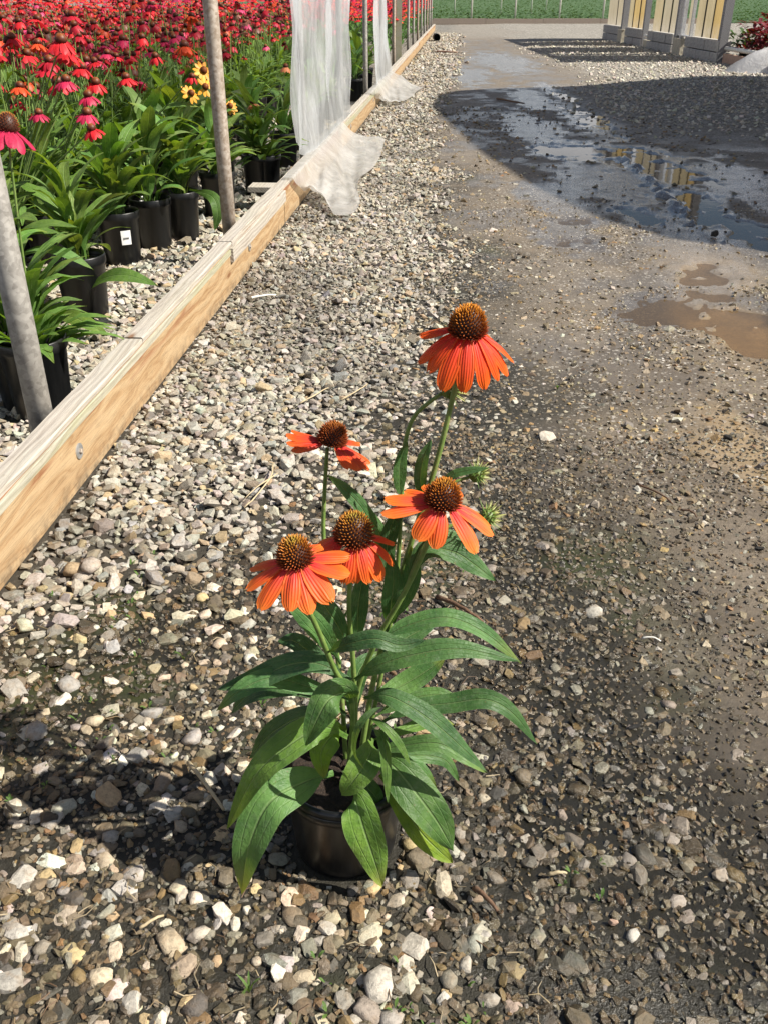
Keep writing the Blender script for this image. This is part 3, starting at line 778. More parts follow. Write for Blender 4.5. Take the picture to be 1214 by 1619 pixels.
# bigger stones placed by hand where the photograph shows them: (px, px, width px, colour, wet)
HAND = [(936, 970, 38, (.62, .60, .55), .15), (865, 692, 34, (.60, .56, .50), .05), (600, 1560, 74, (.60, .57, .52), .05), (518, 1470, 44, (.58, .55, .50), .05),
        (110, 1085, 46, (.42, .41, .40), .1), (240, 1130, 40, (.40, .39, .38), .1), (215, 1198, 44, (.40, .39, .37), .1), (58, 1160, 48, (.44, .43, .41), .1), (25, 1095, 50, (.42, .40, .37), .1),
        (40, 1392, 56, (.58, .56, .52), .05), (165, 1365, 42, (.55, .47, .36), .1), (318, 1478, 40, (.58, .53, .46), .05), (288, 1420, 34, (.52, .48, .43), .05),
        (85, 1298, 44, (.46, .44, .41), .05), (640, 1530, 40, (.62, .57, .50), .05), (1000, 1480, 32, (.66, .64, .60), .2), (700, 1580, 28, (.66, .64, .6), .1), (20, 1555, 70, (.40, .39, .37), .1),
        (1068, 1066, 30, (.40, .37, .33), .5), (1010, 1385, 44, (.30, .27, .23), .8), (1140, 1385, 40, (.48, .42, .36), .5), (1070, 1425, 32, (.56, .50, .45), .4), (1075, 1310, 40, (.40, .35, .3), .6),
        (340, 880, 42, (.36, .36, .36), .05), (372, 824, 38, (.60, .57, .53), 0), (285, 1282, 30, (.50, .49, .47), .05), (625, 1425, 34, (.62, .55, .45), .05), (232, 1530, 22, (.58, .50, .42), .05),
        (210, 1590, 44, (.56, .54, .50), .05), (455, 1610, 30, (.58, .50, .40), .05), (30, 1480, 44, (.52, .50, .47), .05), (560, 1330 + 290, 40, (.50, .47, .42), .1), (735, 1525, 34, (.58, .55, .5), .2), (905, 1330, 40, (.30, .27, .24), .8), (780, 1390, 36, (.34, .3, .25), .6)]
hx, hy, hz_, hr, hc, hw = [], [], [], [], [], []
for (u, v, wpx, c, w) in HAND:
    p = on_z(u, v); s = wpx / px_per_m(p) / 2 / 1.12
    hx.append(p.x); hy.append(p.y); hr.append(s * .88); hc.append((c[0] * .80, c[1] * .77, c[2] * .72)); hw.append(w)
hx, hy, hr = map(np.array, (hx, hy, hr))
hz_ = ground_h(hx, hy) + 0.05 * hr
scr = PR * F / (PY * CP + (CAM_H - PZ) * SP)
u_, v_ = CX + F * PX / (PY * CP + (CAM_H - PZ) * SP), CY - F * (PY * SP + (PZ - CAM_H) * CP) / (PY * CP + (CAM_H - PZ) * SP)
vis = (u_ > 4) & (u_ < 1210) & (v_ > 0) & (v_ < 1612)
order = np.argsort(-np.where(vis, scr, -1))
single = order[:300 - len(HAND)]
rest_mask = np.ones(len(PX), bool); rest_mask[single] = False

def rots(n, tilt):
    a = RNG.uniform(0, 2 * math.pi, n); b = RNG.normal(0, tilt, n); c = RNG.normal(0, tilt, n)
    ca, sa, cb, sb, cc, sc = np.cos(a), np.sin(a), np.cos(b), np.sin(b), np.cos(c), np.sin(c)
    R = np.empty((n, 3, 3))
    R[:, 0, 0] = ca * cb; R[:, 0, 1] = ca * sb * sc - sa * cc; R[:, 0, 2] = ca * sb * cc + sa * sc
    R[:, 1, 0] = sa * cb; R[:, 1, 1] = sa * sb * sc + ca * cc; R[:, 1, 2] = sa * sb * cc - ca * sc
    R[:, 2, 0] = -sb; R[:, 2, 1] = cb * sc; R[:, 2, 2] = cb * cc
    return R
Vs, Ts, Cs, Ss, off = [], [], [], [], 0
for lod, variants in ((0, VAR_LO), (1, VAR_MID), (2, VAR_HI)):
    ids = np.nonzero(rest_mask & (PL == lod))[0]
    pickv = RNG.integers(0, len(variants), len(ids))
    for k, (V, T) in enumerate(variants):
        ii = ids[pickv == k]; n = len(ii)
        if n == 0: continue
        R = rots(n, 0.32 if lod else 0.4)
        W = np.einsum('nij,vj->nvi', R, V) * PR[ii][:, None, None] + np.stack([PX[ii], PY[ii], PZ[ii]], 1)[:, None, :]
        nv = len(V)
        Vs.append(W.reshape(-1, 3)); Ts.append((T[None] + (np.arange(n) * nv)[:, None, None]).reshape(-1, 3) + off); off += n * nv
        Ss.append(np.full(n * len(T), (k % 4 == 0) & (lod > 1))); c4 = np.concatenate([PC[ii], PWT[ii][:, None]], 1); Cs.append(np.repeat(c4, nv, 0))
gmesh = big_mesh('loose_gravel', np.concatenate(Vs), np.concatenate(Ts), M['gravel'], np.concatenate(Cs), np.concatenate(Ss))
tag(link('loose_gravel', gmesh, ground), 'mixed beige, grey and tan crushed stone covering the yard', None, None, 'stuff')
def stone_mesh(k):
    V, T = VAR_HI[k]; return big_mesh('stone', V, T, M['stone'], None, k % 4 == 0)
SM = [stone_mesh(k) for k in range(len(VAR_HI))]
def place_stone(x, y, z, r, c, w):
    k = int(RNG.integers(0, len(SM)))
    link('stone', SM[k], ground, (float(c[0]), float(c[1]), float(c[2]), float(w)), (x, y, z), (float(RNG.normal(0, .25)), float(RNG.normal(0, .25)), float(RNG.uniform(0, 6.28))), float(r))
for i in single: place_stone(float(PX[i]), float(PY[i]), float(PZ[i]), PR[i], PC[i], PWT[i])
for i in range(len(hx)): place_stone(float(hx[i]), float(hy[i]), float(hz_[i]), hr[i], hc[i], hw[i])
print('stones', len(PX), 'gravel tris', len(gmesh.polygons), 'ground tris', len(gm.polygons))

# tiny weeds between the stones
wb = MB()
for _ in range(330):
    u, v = random.uniform(-60, 1000), random.uniform(840, 1700)
    p = on_z(u, v)
    if float(fbm(np.array([p.x]), np.array([p.y]), 0.25, 6)[0]) < 0.53: continue
    if p.x < beam_x(p.y) + .03 or p.x > 0.3: continue
    for k in range(random.randint(2, 5)):
        a = random.uniform(0, 6.28); L = random.uniform(.004, .011)
        d = Vector((math.cos(a), math.sin(a), 0)); b = p + d * .002 + Vector((0, 0, .004))
        leaf_into(wb, [b, b + d * L * .5 + Vector((0, 0, L * .6)), b + d * L + Vector((0, 0, L * .7))], L * .55, (0, 0, 1), 3, 2)
for (u, v, n, hh) in ((868, 400, 0, 0), (292, 1065 - 20, 6, .03), (795, 1640, 0, 0), (395, 1570, 6, .03), (880, 617, 9, .02), (700, 300, 0, 0), (800, 1580, 0, 0), (680, 1010, 0, 0)):
    p = on_z(u, v)
    for k in range(n):
        a = random.uniform(0, 6.28); L = hh * random.uniform(.6, 1.1); d = Vector((math.cos(a), math.sin(a), 0))
        leaf_into(wb, [p, p + d * L * .25 + Vector((0, 0, L * .7)), p + d * L * .7 + Vector((0, 0, L))], .004, (0, 0, 1), 4, 2)
tag(wb.build('weeds', M['leaf_bg'], None), 'tiny green weeds sprouting between the damp stones', 'weeds', None, 'stuff')

# =================================================================== TIMBER RAIL
BROT = -math.atan(BS)
BD = Vector((math.sin(-BROT), math.cos(-BROT), 0)); BN = Vector((BD.y, -BD.x, 0))    # along, outward
def beam_pt(lx, ly, z=0.0): return Vector((BX0, 0, 0)) + BD * ly + BN * lx + Vector((0, 0, z))
def to_face(u, v, lx=0.0):
    d = ray(u, v); o = Vector((0, 0, CAM_H)); p0 = beam_pt(lx, 0)
    t = (p0 - o).dot(BN) / d.dot(BN); p = o + d * t; q = p - Vector((BX0, 0, 0)); return q.dot(BD), p.z
rail = thing('timber_rail', (BX0, 0, 0), 'long pine timber rail with weathered top edging the gravel drive', 'rail')
rail.rotation_euler = (0, 0, BROT)
def board(name, mat, x0, x1, y0, y1, z0, z1, bev=0.003, step=0.12, wob=0.0012, seed=0, parent=rail):
    r = random.Random(seed); n = max(1, int((y1 - y0) / step)); mb = MB(); vs = []
    for i in range(n + 1):
        y = y0 + (y1 - y0) * i / n; dx = r.uniform(-wob, wob); dz = r.uniform(-wob, wob) * .8
        b = bev
        prof = [(x0 + b, z0), (x1 - b, z0), (x1, z0 + b), (x1, z1 - b), (x1 - b, z1), (x0 + b, z1), (x0, z1 - b), (x0, z0 + b)]
        vs += [(px + dx, y, pz + dz + r.uniform(-wob, wob) * .3) for px, pz in prof]
    fs = [(i * 8 + k, i * 8 + (k + 1) % 8, (i + 1) * 8 + (k + 1) % 8, (i + 1) * 8 + k) for i in range(n) for k in range(8)]
    fs = [f[::-1] for f in fs] + [tuple(range(8)), tuple(n * 8 + k for k in range(7, -1, -1))]
    mb.add(vs, fs); return mb.build(name, mat, parent, smooth=False)
brk = [0.25, 4.62, 8.25, 11.9, 15.5, 19.2, 22.8, 26.5, 30.1, 32.7]
for i in range(len(brk) - 1):
    g = 0.004
    board('face_board', M['wood'], -0.0365, 0.0, brk[i] + g, brk[i + 1] - g, 0.0, 0.163, .003, .2, .001, 10 + i)
    board('inner_board', M['wood_old'], -0.049, -0.0385, brk[i] - .6 + g, brk[i + 1] - .6 - g, 0.0, 0.161, .003, .3, .001, 30 + i)
capb = [0.2, 2.36, 3.46, 4.55, 6.2, 9.1, 12.0, 15.3, 19.0, 22.7, 26.3, 29.8, 32.65]
for i in range(len(capb) - 1):
    dz = (0.0, 0.0035, 0.006, 0.0, .004)[i % 5]
    board('cap_board', M['wood_cap'], -0.0515, 0.0045, capb[i] + .002, capb[i + 1] - .002, 0.164, 0.179 + dz, .003, .1, .0013, 50 + i)
board('lath', M['wood_lath'], 0.0012, 0.0085, 0.25, 3.42, 0.142, 0.1635, .0015, .1, .0008, 70)
board('lath', M['wood_cap'], 0.0012, 0.0150, 3.43, 4.60, 0.112, 0.1640, .0015, .1, .0010, 71)
board('lath', M['wood_lath'], 0.0012, 0.010, 6.9, 11.2, 0.122, 0.1635, .0015, .2, .0012, 72)
board('lath', M['wood_cap'], 0.0012, 0.010, 11.3, 20.0, 0.132, 0.1635, .0015, .3, .0012, 73)
# stub of plank lying behind the rail by the sheet
board('offcut', M['wood_cap'], -0.24, -0.06, 4.88, 5.02, 0.10, 0.125, .002, .05, .001, 74)
POLE_Y = [1.87, 3.79, 5.78, 7.70, 9.78, 11.75, 13.9] + [17.65 + 1.9 * k for k in range(8)]
for i, py in enumerate(POLE_Y[:6]):
    mb = MB(); z = 0.088
    y = py - 0.02 if i else to_face(125, 713)[0]
    z = to_face(125, 713)[1] if i == 0 else 0.09
    seg = 20
    vs = [(0.0008, y, z), ] ; R = 0.019
    ring = lambda x, r: [(x, y + r * math.cos(2 * math.pi * k / seg), z + r * math.sin(2 * math.pi * k / seg)) for k in range(seg)]
    vs = ring(-0.001, R) + ring(0.0030, R) + ring(0.0036, R * .93) + ring(0.0036, .005)
    fs = [(a * seg + k, a * seg + (k + 1) % seg, (a + 1) * seg + (k + 1) % seg, (a + 1) * seg + k) for a in range(3) for k in range(seg)] + [tuple(3 * seg + k for k in range(seg))]
    mb.add(vs, fs); w = mb.build('washer', M['zinc'], rail, smooth=False)
    mb = MB(); seg = 6
    vs = [(x, y + r * math.cos(2 * math.pi * k / 6), z + r * math.sin(2 * math.pi * k / 6)) for x, r in ((0.003, .0065), (0.008, .0065), (0.0095, .005)) for k in range(6)]
    fs = [(a * 6 + k, a * 6 + (k + 1) % 6, (a + 1) * 6 + (k + 1) % 6, (a + 1) * 6 + k) for a in range(2) for k in range(6)] + [tuple(12 + k for k in range(6))]
    mb.add(vs, fs); mb.build('bolt', M['galv_rust'], w, smooth=False)

# =================================================================== STEEL POLES
plab = ['thick grey galvanised pole at the left edge, nearest to the camera', 'brownish galvanised pole between the front pots and the sheet', None, None,
        'slim grey pole between the two hanging plastic sheets', None]
for i, py in enumerate(POLE_Y):
    p = beam_pt(-0.082 if i < 2 else -0.078, py)
    mb = MB(); R = 0.0285 if i < 2 else 0.024
    lean = (0.0, 0.0)
    mb.tube([(0, 0, -0.02), (0, 0, 0.5), (0, 0, 1.2), (0, 0, 2.5)], R, 24 if i < 3 else 12)
    o = mb.build('support_pole', M['galv_rust'] if i in (1, 5) or i % 3 == 0 and i > 5 else M['galv'], None, loc=p)
    if i < 6 and plab[i]: lab = plab[i]
    elif i in (2, 3): lab = ('steel pole behind the near edge of the large plastic sheet' if i == 2 else 'steel pole behind the far edge of the large plastic sheet')
    elif i == 5: lab = 'steel pole behind the narrow plastic sheet'
    elif i < 10: lab = ('first', 'second', 'third', 'fourth')[i - 6] + ' slim steel pole past the narrow plastic sheet'
    else: lab = 'slim steel pole in the receding row along the far part of the rail'
    tag(o, lab, 'pole', 'poles standing along the inside of the rail')
for j, (py, lab) in enumerate([(15.35, 'pale square timber stud beside the slim poles past the narrow sheet')]):
    p = beam_pt(-0.100, py); mb = MB(); mb.box(-.045, .045, -.045, .045, 0, 2.5)
    tag(mb.build('timber_stud', M['wood_lath'], None, False, loc=p), lab, 'post')

# =================================================================== PLASTIC SHEETS
def sheet(name, y0, y1, zb_fn, x_in, label, nfold, seed, skirt_out, sk0, sk1, flare=0.0):
    root = thing(name, beam_pt(-0.1, (y0 + y1) / 2), label, 'plastic sheet', 'plastic sheets hanging along the rail')
    o = root.location.copy(); r = random.Random(seed)
    phs = [r.uniform(0, 6.28) for _ in range(6)]
    mb = MB(); NS, NTT = 64, 44; vs, uv = [], []
    for i in range(NS + 1):
        s = i / NS; yy = y0 + (y1 - y0) * s; yb = flare * s
        zb = zb_fn(s)
        for j in range(NTT + 1):
            t = j / NTT; z = 2.5 + (zb - 2.5) * (t ** 0.8)
            k = sstep(0.0, 0.6, t) * 1.0
            fold = 0.060 * math.sin(nfold * 6.28 * s + phs[0] + 0.6 * math.sin(3 * t + phs[1])) + 0.018 * math.sin(nfold * 2.3 * 6.28 * s + phs[2] + t * 1.5) + .008 * math.sin(nfold * 5.1 * 6.28 * s + phs[3] + 4 * t)
            lx = x_in + fold * (0.55 + 0.45 * (1 - t)) * .8
            pull = float(sstep(0.62, 0.25, z)) * (1 if zb < .22 else 0)
            pull = max(0.0, min(1.0, (0.50 - z) / (0.50 - 0.185))) ** 1.5 * float(sstep(.16, .30, s))
            lx = lx * (1 - pull) + (0.0) * pull + .012 * math.sin(23 * s + 17 * t + phs[2]) * (1 - pull)
            # gather at half height
            yy2 = yy + yb * t ** 2 + (0.03 * math.sin(5 * t + phs[4]) + 0.015 * math.sin(13 * t + phs[5])) * (1 - 2 * s) * .8 + 0.02 * math.sin(9 * s + 2 * t) + (.05 * math.sin(4.2 * t + phs[1]) + .02 * math.sin(15 * t + phs[3])) * (abs(2 * s - 1) ** 4)
            p = beam_pt(lx, yy2, z) - o
            vs.append(p); uv.append((s, t))
    fs = [(i * (NTT + 1) + j, i * (NTT + 1) + j + 1, (i + 1) * (NTT + 1) + j + 1, (i + 1) * (NTT + 1) + j) for i in range(NS) for j in range(NTT)]
    mb.add(vs, fs, uv); mb.build('curtain', M['poly'], root)
    # the tail of the sheet that lies over the rail and on the gravel
    mb = MB(); NS, NTT = 48, 34; vs, uv = [], []
    op = curve_pts([on_z(u, v, 0.03) for u, v in skirt_out], NS)
    for i in range(NS + 1):
        s = i / NS; a = beam_pt(-0.03, sk0 + (sk1 - sk0) * s, 0.192); b = op[i]
        for j in range(NTT + 1):
            t = j / NTT
            if t < .12: p = a + BN * (0.05 * t / .12); p.z = 0.192
            else:
                tt = (t - .12) / .88; q = a + BN * 0.05
                p = q.lerp(b, tt); p.z = 0.045 + 0.147 * (1 - tt) ** 2.0
                p.z += (0.016 * math.sin(7 * s + 5 * tt + phs[1]) + 0.012 * math.sin(15 * s - 4 * tt + phs[2]) + 0.007 * math.sin(31 * s + 13 * tt + phs[3])) * min(1, tt * 3) * .9
                p += Vector((0.02 * math.sin(19 * s + phs[4]) * tt ** 3, 0.03 * math.sin(13 * s + phs[5]) * tt ** 3, 0))
                p.z = max(p.z, 0.034)
            vs.append(p - o); uv.append((s, t))
    fs = [(i * (NTT + 1) + j, i * (NTT + 1) + j + 1, (i + 1) * (NTT + 1) + j + 1, (i + 1) * (NTT + 1) + j) for i in range(NS) for j in range(NTT)]
    mb.add(vs, fs, uv); mb.build('skirt', M['poly_skirt'], root)
    return root
sheet('plastic_sheet', 4.93, 7.75, lambda s: 0.33 - 0.145 * min(1, s / .22), -0.022, 'large translucent white plastic sheet hanging beside the coneflower bed and trailing on gravel', 2.2, 3,
      [(497, 300), (520, 330), (558, 337), (577, 285), (612, 226)], 4.78, 7.05)
sheet('plastic_sheet', 10.15, 11.55, lambda s: 0.187, -0.022, 'narrow translucent plastic sheet hanging farther along the rail past the slim pole', 1.6, 8,
      [(602, 152), (625, 165), (645, 158), (668, 139)], 9.3, 12.2, 1.0)

# =================================================================== FAR END OF THE YARD
kb = thing('kerb_board', (5.0, 38.9, 0), 'long low brown timber kerb across the far end of the drive', 'kerb')
for k in range(6):
    mb = MB(); x0 = -5.5 + k * 2.2; mb.box(x0, x0 + 2.19, -.05, .05, 0, .20 + .012 * (k % 2)); mb.build('board', M['wood_old'], kb, False)
fb = MB(); r = random.Random(5)
for _ in range(15000):
    Y = 39.6 + 75 * r.random() ** 2.0; X = r.uniform(-6, 22 + (Y - 39) * .4); row = math.sin(Y * 2.1)
    zt = (.10 + .34 * r.random()) * (0.62 + .38 * row) + .010 * (Y - 39.6)
    a = r.uniform(0, 6.28); d = Vector((math.cos(a), math.sin(a), 0)) * .10
    p = Vector((X, Y, zt))
    fb.add([p - d, p + Vector((-d.y, d.x, .03)) * .45, p + d + Vector((0, 0, .05)), p + Vector((d.y, -d.x, .03)) * .45], [(0, 1, 2, 3)], [(0, .5), (.5, 0), (1, .5), (.5, 1)])
fb.add([(-8, 39.4, .05), (24, 39.4, .05), (60, 130, .85), (-30, 130, .85)], [(0, 1, 2, 3)])
tag(fb.build('far_plant_bed', M['leaf_far']), 'rows of low green plants beyond the far timber kerb', 'plants', None, 'stuff')
for k, (u, Y) in enumerate([(745, 39.6), (814, 39.6), (884, 39.6), (953, 39.6), (791, 50.0), (839, 50.0), (718, 50.0), (862, 58.0)]):
    d = ray(u, 20); p = Vector((d.x * Y / d.y, Y, 0)); mb = MB(); mb.tube([(0, 0, 0), (0, 0, 1.4), (0, 0, 2.6)], .034, 8)
    tag(mb.build('bed_post', M['white_paint'], None, loc=p), (('leftmost', 'second from left', 'third from left', 'rightmost')[k] + ' of four thin pale posts just behind the far kerb') if k < 4 else 'thin pale post standing deep in the far plant bed', 'post', 'posts in the far bed behind the kerb' if Y < 45 else 'posts deep in the far bed')
p = on_z(690, 66)
dp = thing('drain_pipe', (p.x, p.y, 0), 'short black open pipe end lying on gravel near the far rail end', 'pipe')
mb = MB(); R = .082
seg = 20
prof = [(R, 0), (R * 1.06, .03), (R * 1.06, .06), (R, .07), (R, .5), (R * .9, .5), (R * .9, 0.0), (R, 0)]
vs = [(rr * math.cos(2 * math.pi * k / seg), yy, R + .01 + rr * math.sin(2 * math.pi * k / seg)) for rr, yy in prof for k in range(seg)]
fs = [(i * seg + k, i * seg + (k + 1) % seg, (i + 1) * seg + (k + 1) % seg, (i + 1) * seg + k) for i in range(len(prof) - 1) for k in range(seg)]
mb.add(vs, fs); mb.build('pipe_wall', M['black'], dp)
mb = MB(); mb.add([(R * .92 * math.cos(2 * math.pi * k / seg), .42, R + .01 + R * .92 * math.sin(2 * math.pi * k / seg)) for k in range(seg)], [tuple(range(seg))]); mb.build('end_cap', M['black'], dp)

# =================================================================== GREENHOUSES ON THE RIGHT
def translucent_panel(name, c):
    t = NT(name)
    n = t.noise(t.mapping(t.obj(), (2, 2, .6)), 2.0, 4); g = t.noise(t.obj(), 9, 4)
    sp = t.n('ShaderNodeSeparateXYZ'); t.l(t.obj(), sp.inputs[0])
    col = t.mix(.3, c, t.ramp(n, [(0.3, .6), (.7, 1.3)]), 'MULTIPLY')
    col = t.mix(t.math('MULTIPLY', t.ramp(sp.outputs[2], [(0.36, .55), (0.62, 0.0)]), t.ramp(g, [(.35, .2), (.6, 1.)])), col, (.50, .46, .41))
    d = t.bsdf(col, .3, None, .4)
    tl = t.n('ShaderNodeBsdfTranslucent'); t.l(col, tl.inputs[0])
    m = t.n('ShaderNodeMixShader'); m.inputs[0].default_value = .55; t.l(d, m.inputs[1]); t.l(tl.outputs[0], m.inputs[2])
    return t.finish(m.outputs[0])
for k in ('beige', 'yellow', 'tan'):
    M['panel_' + k] = translucent_panel('fibreglass_' + k, {'beige': (.37, .315, .20), 'yellow': (.43, .315, .135), 'tan': (.36, .32, .235)}[k])
WX = 5.55
SHX = -SUN_DIR.y / SUN_DIR.x; SHZ = math.tan(SUN_EL) / math.hypot(1, SHX)
def panel(parent, y0, y1, z0, z1, kind, x=0.0):
    mb = MB(); n = max(6, int((y1 - y0) / .02)); vs = []
    for i in range(n + 1):
        y = y0 + (y1 - y0) * i / n; xx = x + .010 * math.sin((y - y0) / .09 * 6.28)
        vs += [(xx, y, z0), (xx, y, z1)]
    mb.add(vs, [(2 * i, 2 * i + 1, 2 * i + 3, 2 * i + 2) for i in range(n)]); return mb.build('panel', M['panel_' + kind], parent)
BLOCK = {}
def block_row(parent, y0, y1, courses=2, bh=.175):
    n = max(1, round((y1 - y0) / .41)); L = (y1 - y0) / n
    for c in range(courses):
        for k in range(n):
            key = round(L, 3)
            if key not in BLOCK:
                mb = MB(); g = .006; b = .008
                x0, x1, a0, a1, z0, z1 = -.10, .10, g, L - g, g, bh - g
                for_ = [(x0 + b, a0 + b), (x1 - b, a0 + b), (x1 - b, a1 - b), (x0 + b, a1 - b)]
                o_ = [(x0, a0), (x1, a0), (x1, a1), (x0, a1)]
                vs = [(p[0], p[1], z0) for p in for_] + [(p[0], p[1], z0 + b) for p in o_] + [(p[0], p[1], z1 - b) for p in o_] + [(p[0], p[1], z1) for p in for_]
                fs = [(3, 2, 1, 0), (12, 13, 14, 15)] + [(r_ * 4 + i, r_ * 4 + (i + 1) % 4, (r_ + 1) * 4 + (i + 1) % 4, (r_ + 1) * 4 + i) for r_ in range(3) for i in range(4)]
                mb.add(vs, fs); BLOCK[key] = mb.mesh('block', M['block'], False)
            link('block', BLOCK[key], parent, None, (random.uniform(-.006, .006), y0 + k * L, c * bh + .004), (0, 0, random.uniform(-.006, .006)))
def wall_post(parent, y, mat, z0=0, z1=2.7, w=.09, x=-.03, name='post'):
    mb = MB(); mb.box(x - w / 2, x + w / 2, y - w / 2, y + w / 2, z0, z1); return mb.build(name, M[mat], parent, False)
def gable(label, loc, segs, y_end):
    root = thing('greenhouse_wall', loc, label, 'greenhouse', 'greenhouse end walls')
    for sg in segs:
        k = sg[0]
        if k == 'p': panel(root, sg[1], sg[2], .36, 2.45, sg[3])
        elif k == 's': wall_post(root, sg[1], 'seam', .36, 2.45, .022, -.012, 'seam_strip')
        elif k == 'w': wall_post(root, sg[1], sg[2], 0, 2.7, sg[3])
        elif k == 'b': block_row(root, sg[1], sg[2])
        elif k == 'l': 
            mb = MB(); mb.box(-.13, .06, sg[1], sg[2], .0, .30); mb.build('pale_block', M['brick_pale'], root, False)
        elif k == 'sill':
            mb = MB(); mb.box(-.05, .05, sg[1], sg[2], .335, .352); mb.build('sill', M['alu'], root, False)
    mb = MB(); mb.box(-.04, .04, 0.0, y_end, 2.46, 2.56); mb.build('head_rail', M['galv'], root, False)
    return root
gable('tan corrugated greenhouse wall on grey blocks, nearest in view on the right', (WX, 16.3, 0), [
    ('w', .05, 'wood_grey', .13), ('p', .14, .74, 'yellow'), ('s', .75), ('p', .76, 1.22, 'beige'), ('s', 1.23), ('p', 1.24, 1.72, 'beige'), ('w', 1.82, 'alu', .05), ('p', 1.9, 2.2, 'tan'), ('w', 2.36, 'alu', .07), ('w', 2.62, 'wood_grey', .11),
    ('p', 2.74, 3.3, 'tan'), ('s', 3.31), ('p', 3.32, 3.9, 'tan'), ('s', 3.91), ('p', 3.92, 4.55, 'beige'), ('b', .0, 1.9), ('l', 2.02, 2.5), ('b', 2.72, 4.55), ('sill', 1.9, 2.6)], 4.6)
gable('smaller looking tan corrugated greenhouse wall farthest along the right side', (WX + .06, 21.5, 0), [
    ('w', .05, 'wood_grey', .11), ('p', .16, .75, 'yellow'), ('s', .76), ('p', .77, 1.3, 'yellow'), ('s', 1.31), ('p', 1.32, 1.8, 'beige'), ('w', 2.0, 'wood_grey', .13), ('p', 2.2, 2.9, 'tan'), ('s', 2.91), ('p', 2.92, 3.9, 'tan'),
    ('b', .0, 1.6), ('l', 1.75, 2.15), ('b', 2.25, 3.9)], 3.9)
# hoop house beside the drive (mostly outside the picture; its shadow and reflection are seen)
SHADOW_EDGE = [(1.72, 4.01), (1.2, 4.35), (.96, 4.73), (.71, 5.71), (.52, 7.0), (.42, 8.4), (.27, 10.0), (.40, 11.2), (.70, 11.85), (1.19, 12.05), (2.31, 12.4), (3.2, 12.95), (4.27, 13.5)]   # ground points on the shadow's outline
PROF = [(y + (WX + .1 - x) * -SHX, (WX + .1 - x) * SHZ) for x, y in SHADOW_EDGE]
PROF = [(PROF[0][0] - .05, 0)] + [(PROF[0][0] - .05, PROF[0][1] - .35)] + PROF + [(PROF[-1][0] + .05, 0)]
hh = thing('hoop_house', (WX + .1, 9.2, 0), 'wide hoop house with tan panels on the right, just outside the picture', 'greenhouse')
def prof_z(y):
    return float(np.interp(y, [p[0] for p in PROF[1:-1]], [p[1] for p in PROF[1:-1]]))
YA, YB = PROF[0][0] + .05, PROF[-1][0] - .05
yy = YA; k = 0
while yy < YB - .05:
    y1 = min(yy + .9, YB); mb = MB(); n = 18; vs = []
    for i in range(n + 1):
        y = yy + (y1 - .02 - yy) * i / n; x = .012 * math.sin((y - yy) / .15 * 6.28)
        vs += [(x, y - 9.2, .30), (x, y - 9.2, prof_z(y) - .03)]
    mb.add(vs, [(2 * i, 2 * i + 1, 2 * i + 3, 2 * i + 2) for i in range(n)]); mb.build('panel', M['panel_' + ('tan', 'beige', 'tan')[k % 3]], hh)
    wall_post(hh, y1 - .01 - 9.2, 'wood_grey', 0, prof_z(y1 - .01) - .05, .08, .07)
    yy = y1; k += 1
block_row(hh, YA - 9.2, YB - 9.2, 2, .15)
mb = MB(); vs = []
for (py, pz) in PROF[1:-1]: vs += [(-.05, py - 9.2, pz), (9.0, py - 9.2, pz)]
n = len(PROF) - 2
mb.add(vs, [(2 * i, 2 * i + 2, 2 * i + 3, 2 * i + 1) for i in range(n - 1)]); mb.build('roof', M['tarp'], hh)
mb = MB(); mb.tube([(-.02, py - 9.2, pz - .03) for (py, pz) in PROF], .035, 8); mb.build('hoop', M['galv'], hh)

# opening between the walls: rail pipe, faded board, burgundy plants
pr = thing('pipe_rail', (WX, 15.4, 0), 'white pipe above a faded board closing the opening beside the burgundy plants', 'rail')
mb = MB(); mb.tube([(0, .82, .245), (0, 0, .245), (0, -1.6, .245)], .032, 10); mb.build('pipe', M['white_paint'], pr)
mb = MB(); mb.box(-.03, .03, -1.6, .82, .0, .17); mb.build('board', M['redboard'], pr, False)
pr2 = thing('pipe_rail', (WX, 21.1, 0), 'short white pipe and board between the two tan greenhouse walls', 'rail')
mb = MB(); mb.tube([(0, -.25, .245), (0, .3, .245)], .032, 10); mb.build('pipe', M['white_paint'], pr2)
mb = MB(); mb.box(-.03, .03, -.24, .3, .0, .17); mb.build('board', M['brick_pale'], pr2, False)
BUR = [(5.95, 15.9, .62), (6.5, 16.6, .72), (6.3, 15.2, .7), (6.9, 17.4, .8), (6.9, 16.0, .75), (7.4, 18.2, .85), (7.4, 16.8, .8), (6.0, 16.5, .45), (5.95, 15.3, .6), (6.1, 14.7, .6), (6.6, 15.6, .72), (7.0, 15.2, .75), (7.3, 16.0, .85), (6.5, 14.9, .7)]
for i, (x, y, h) in enumerate(BUR):
    root = thing('burgundy_plant', (x, y, 0), 'dark red leafy potted plant inside the opening on the right', 'plant', 'burgundy plants in the greenhouse opening')
    mb = MB(); mb.lathe([(.10, 0), (.125, .2), (.13, .2), (.13, .22), (.115, .22), (.11, .17), (0.001, .17)], 16); mb.build('pot', M['pot'], root)
    mb = MB(); r = random.Random(i)
    for _ in range(150):
        a = r.uniform(0, 6.28); zz = .2 + (h - .2) * r.random(); rr = .27 * r.random() ** .5; L = .15
        b = Vector((rr * math.cos(a), rr * math.sin(a), zz)); d = Vector((math.cos(a + r.uniform(-.8, .8)), math.sin(a + r.uniform(-.8, .8)), r.uniform(-.3, .6))) * L
        leaf_into(mb, [b, b + d * .5 + Vector((0, 0, .02)), b + d], .085, (0, 0, 1), 4, 2)
    mb.build('foliage', M['leaf_red'] if i != 7 else M['leaf_far'], root)
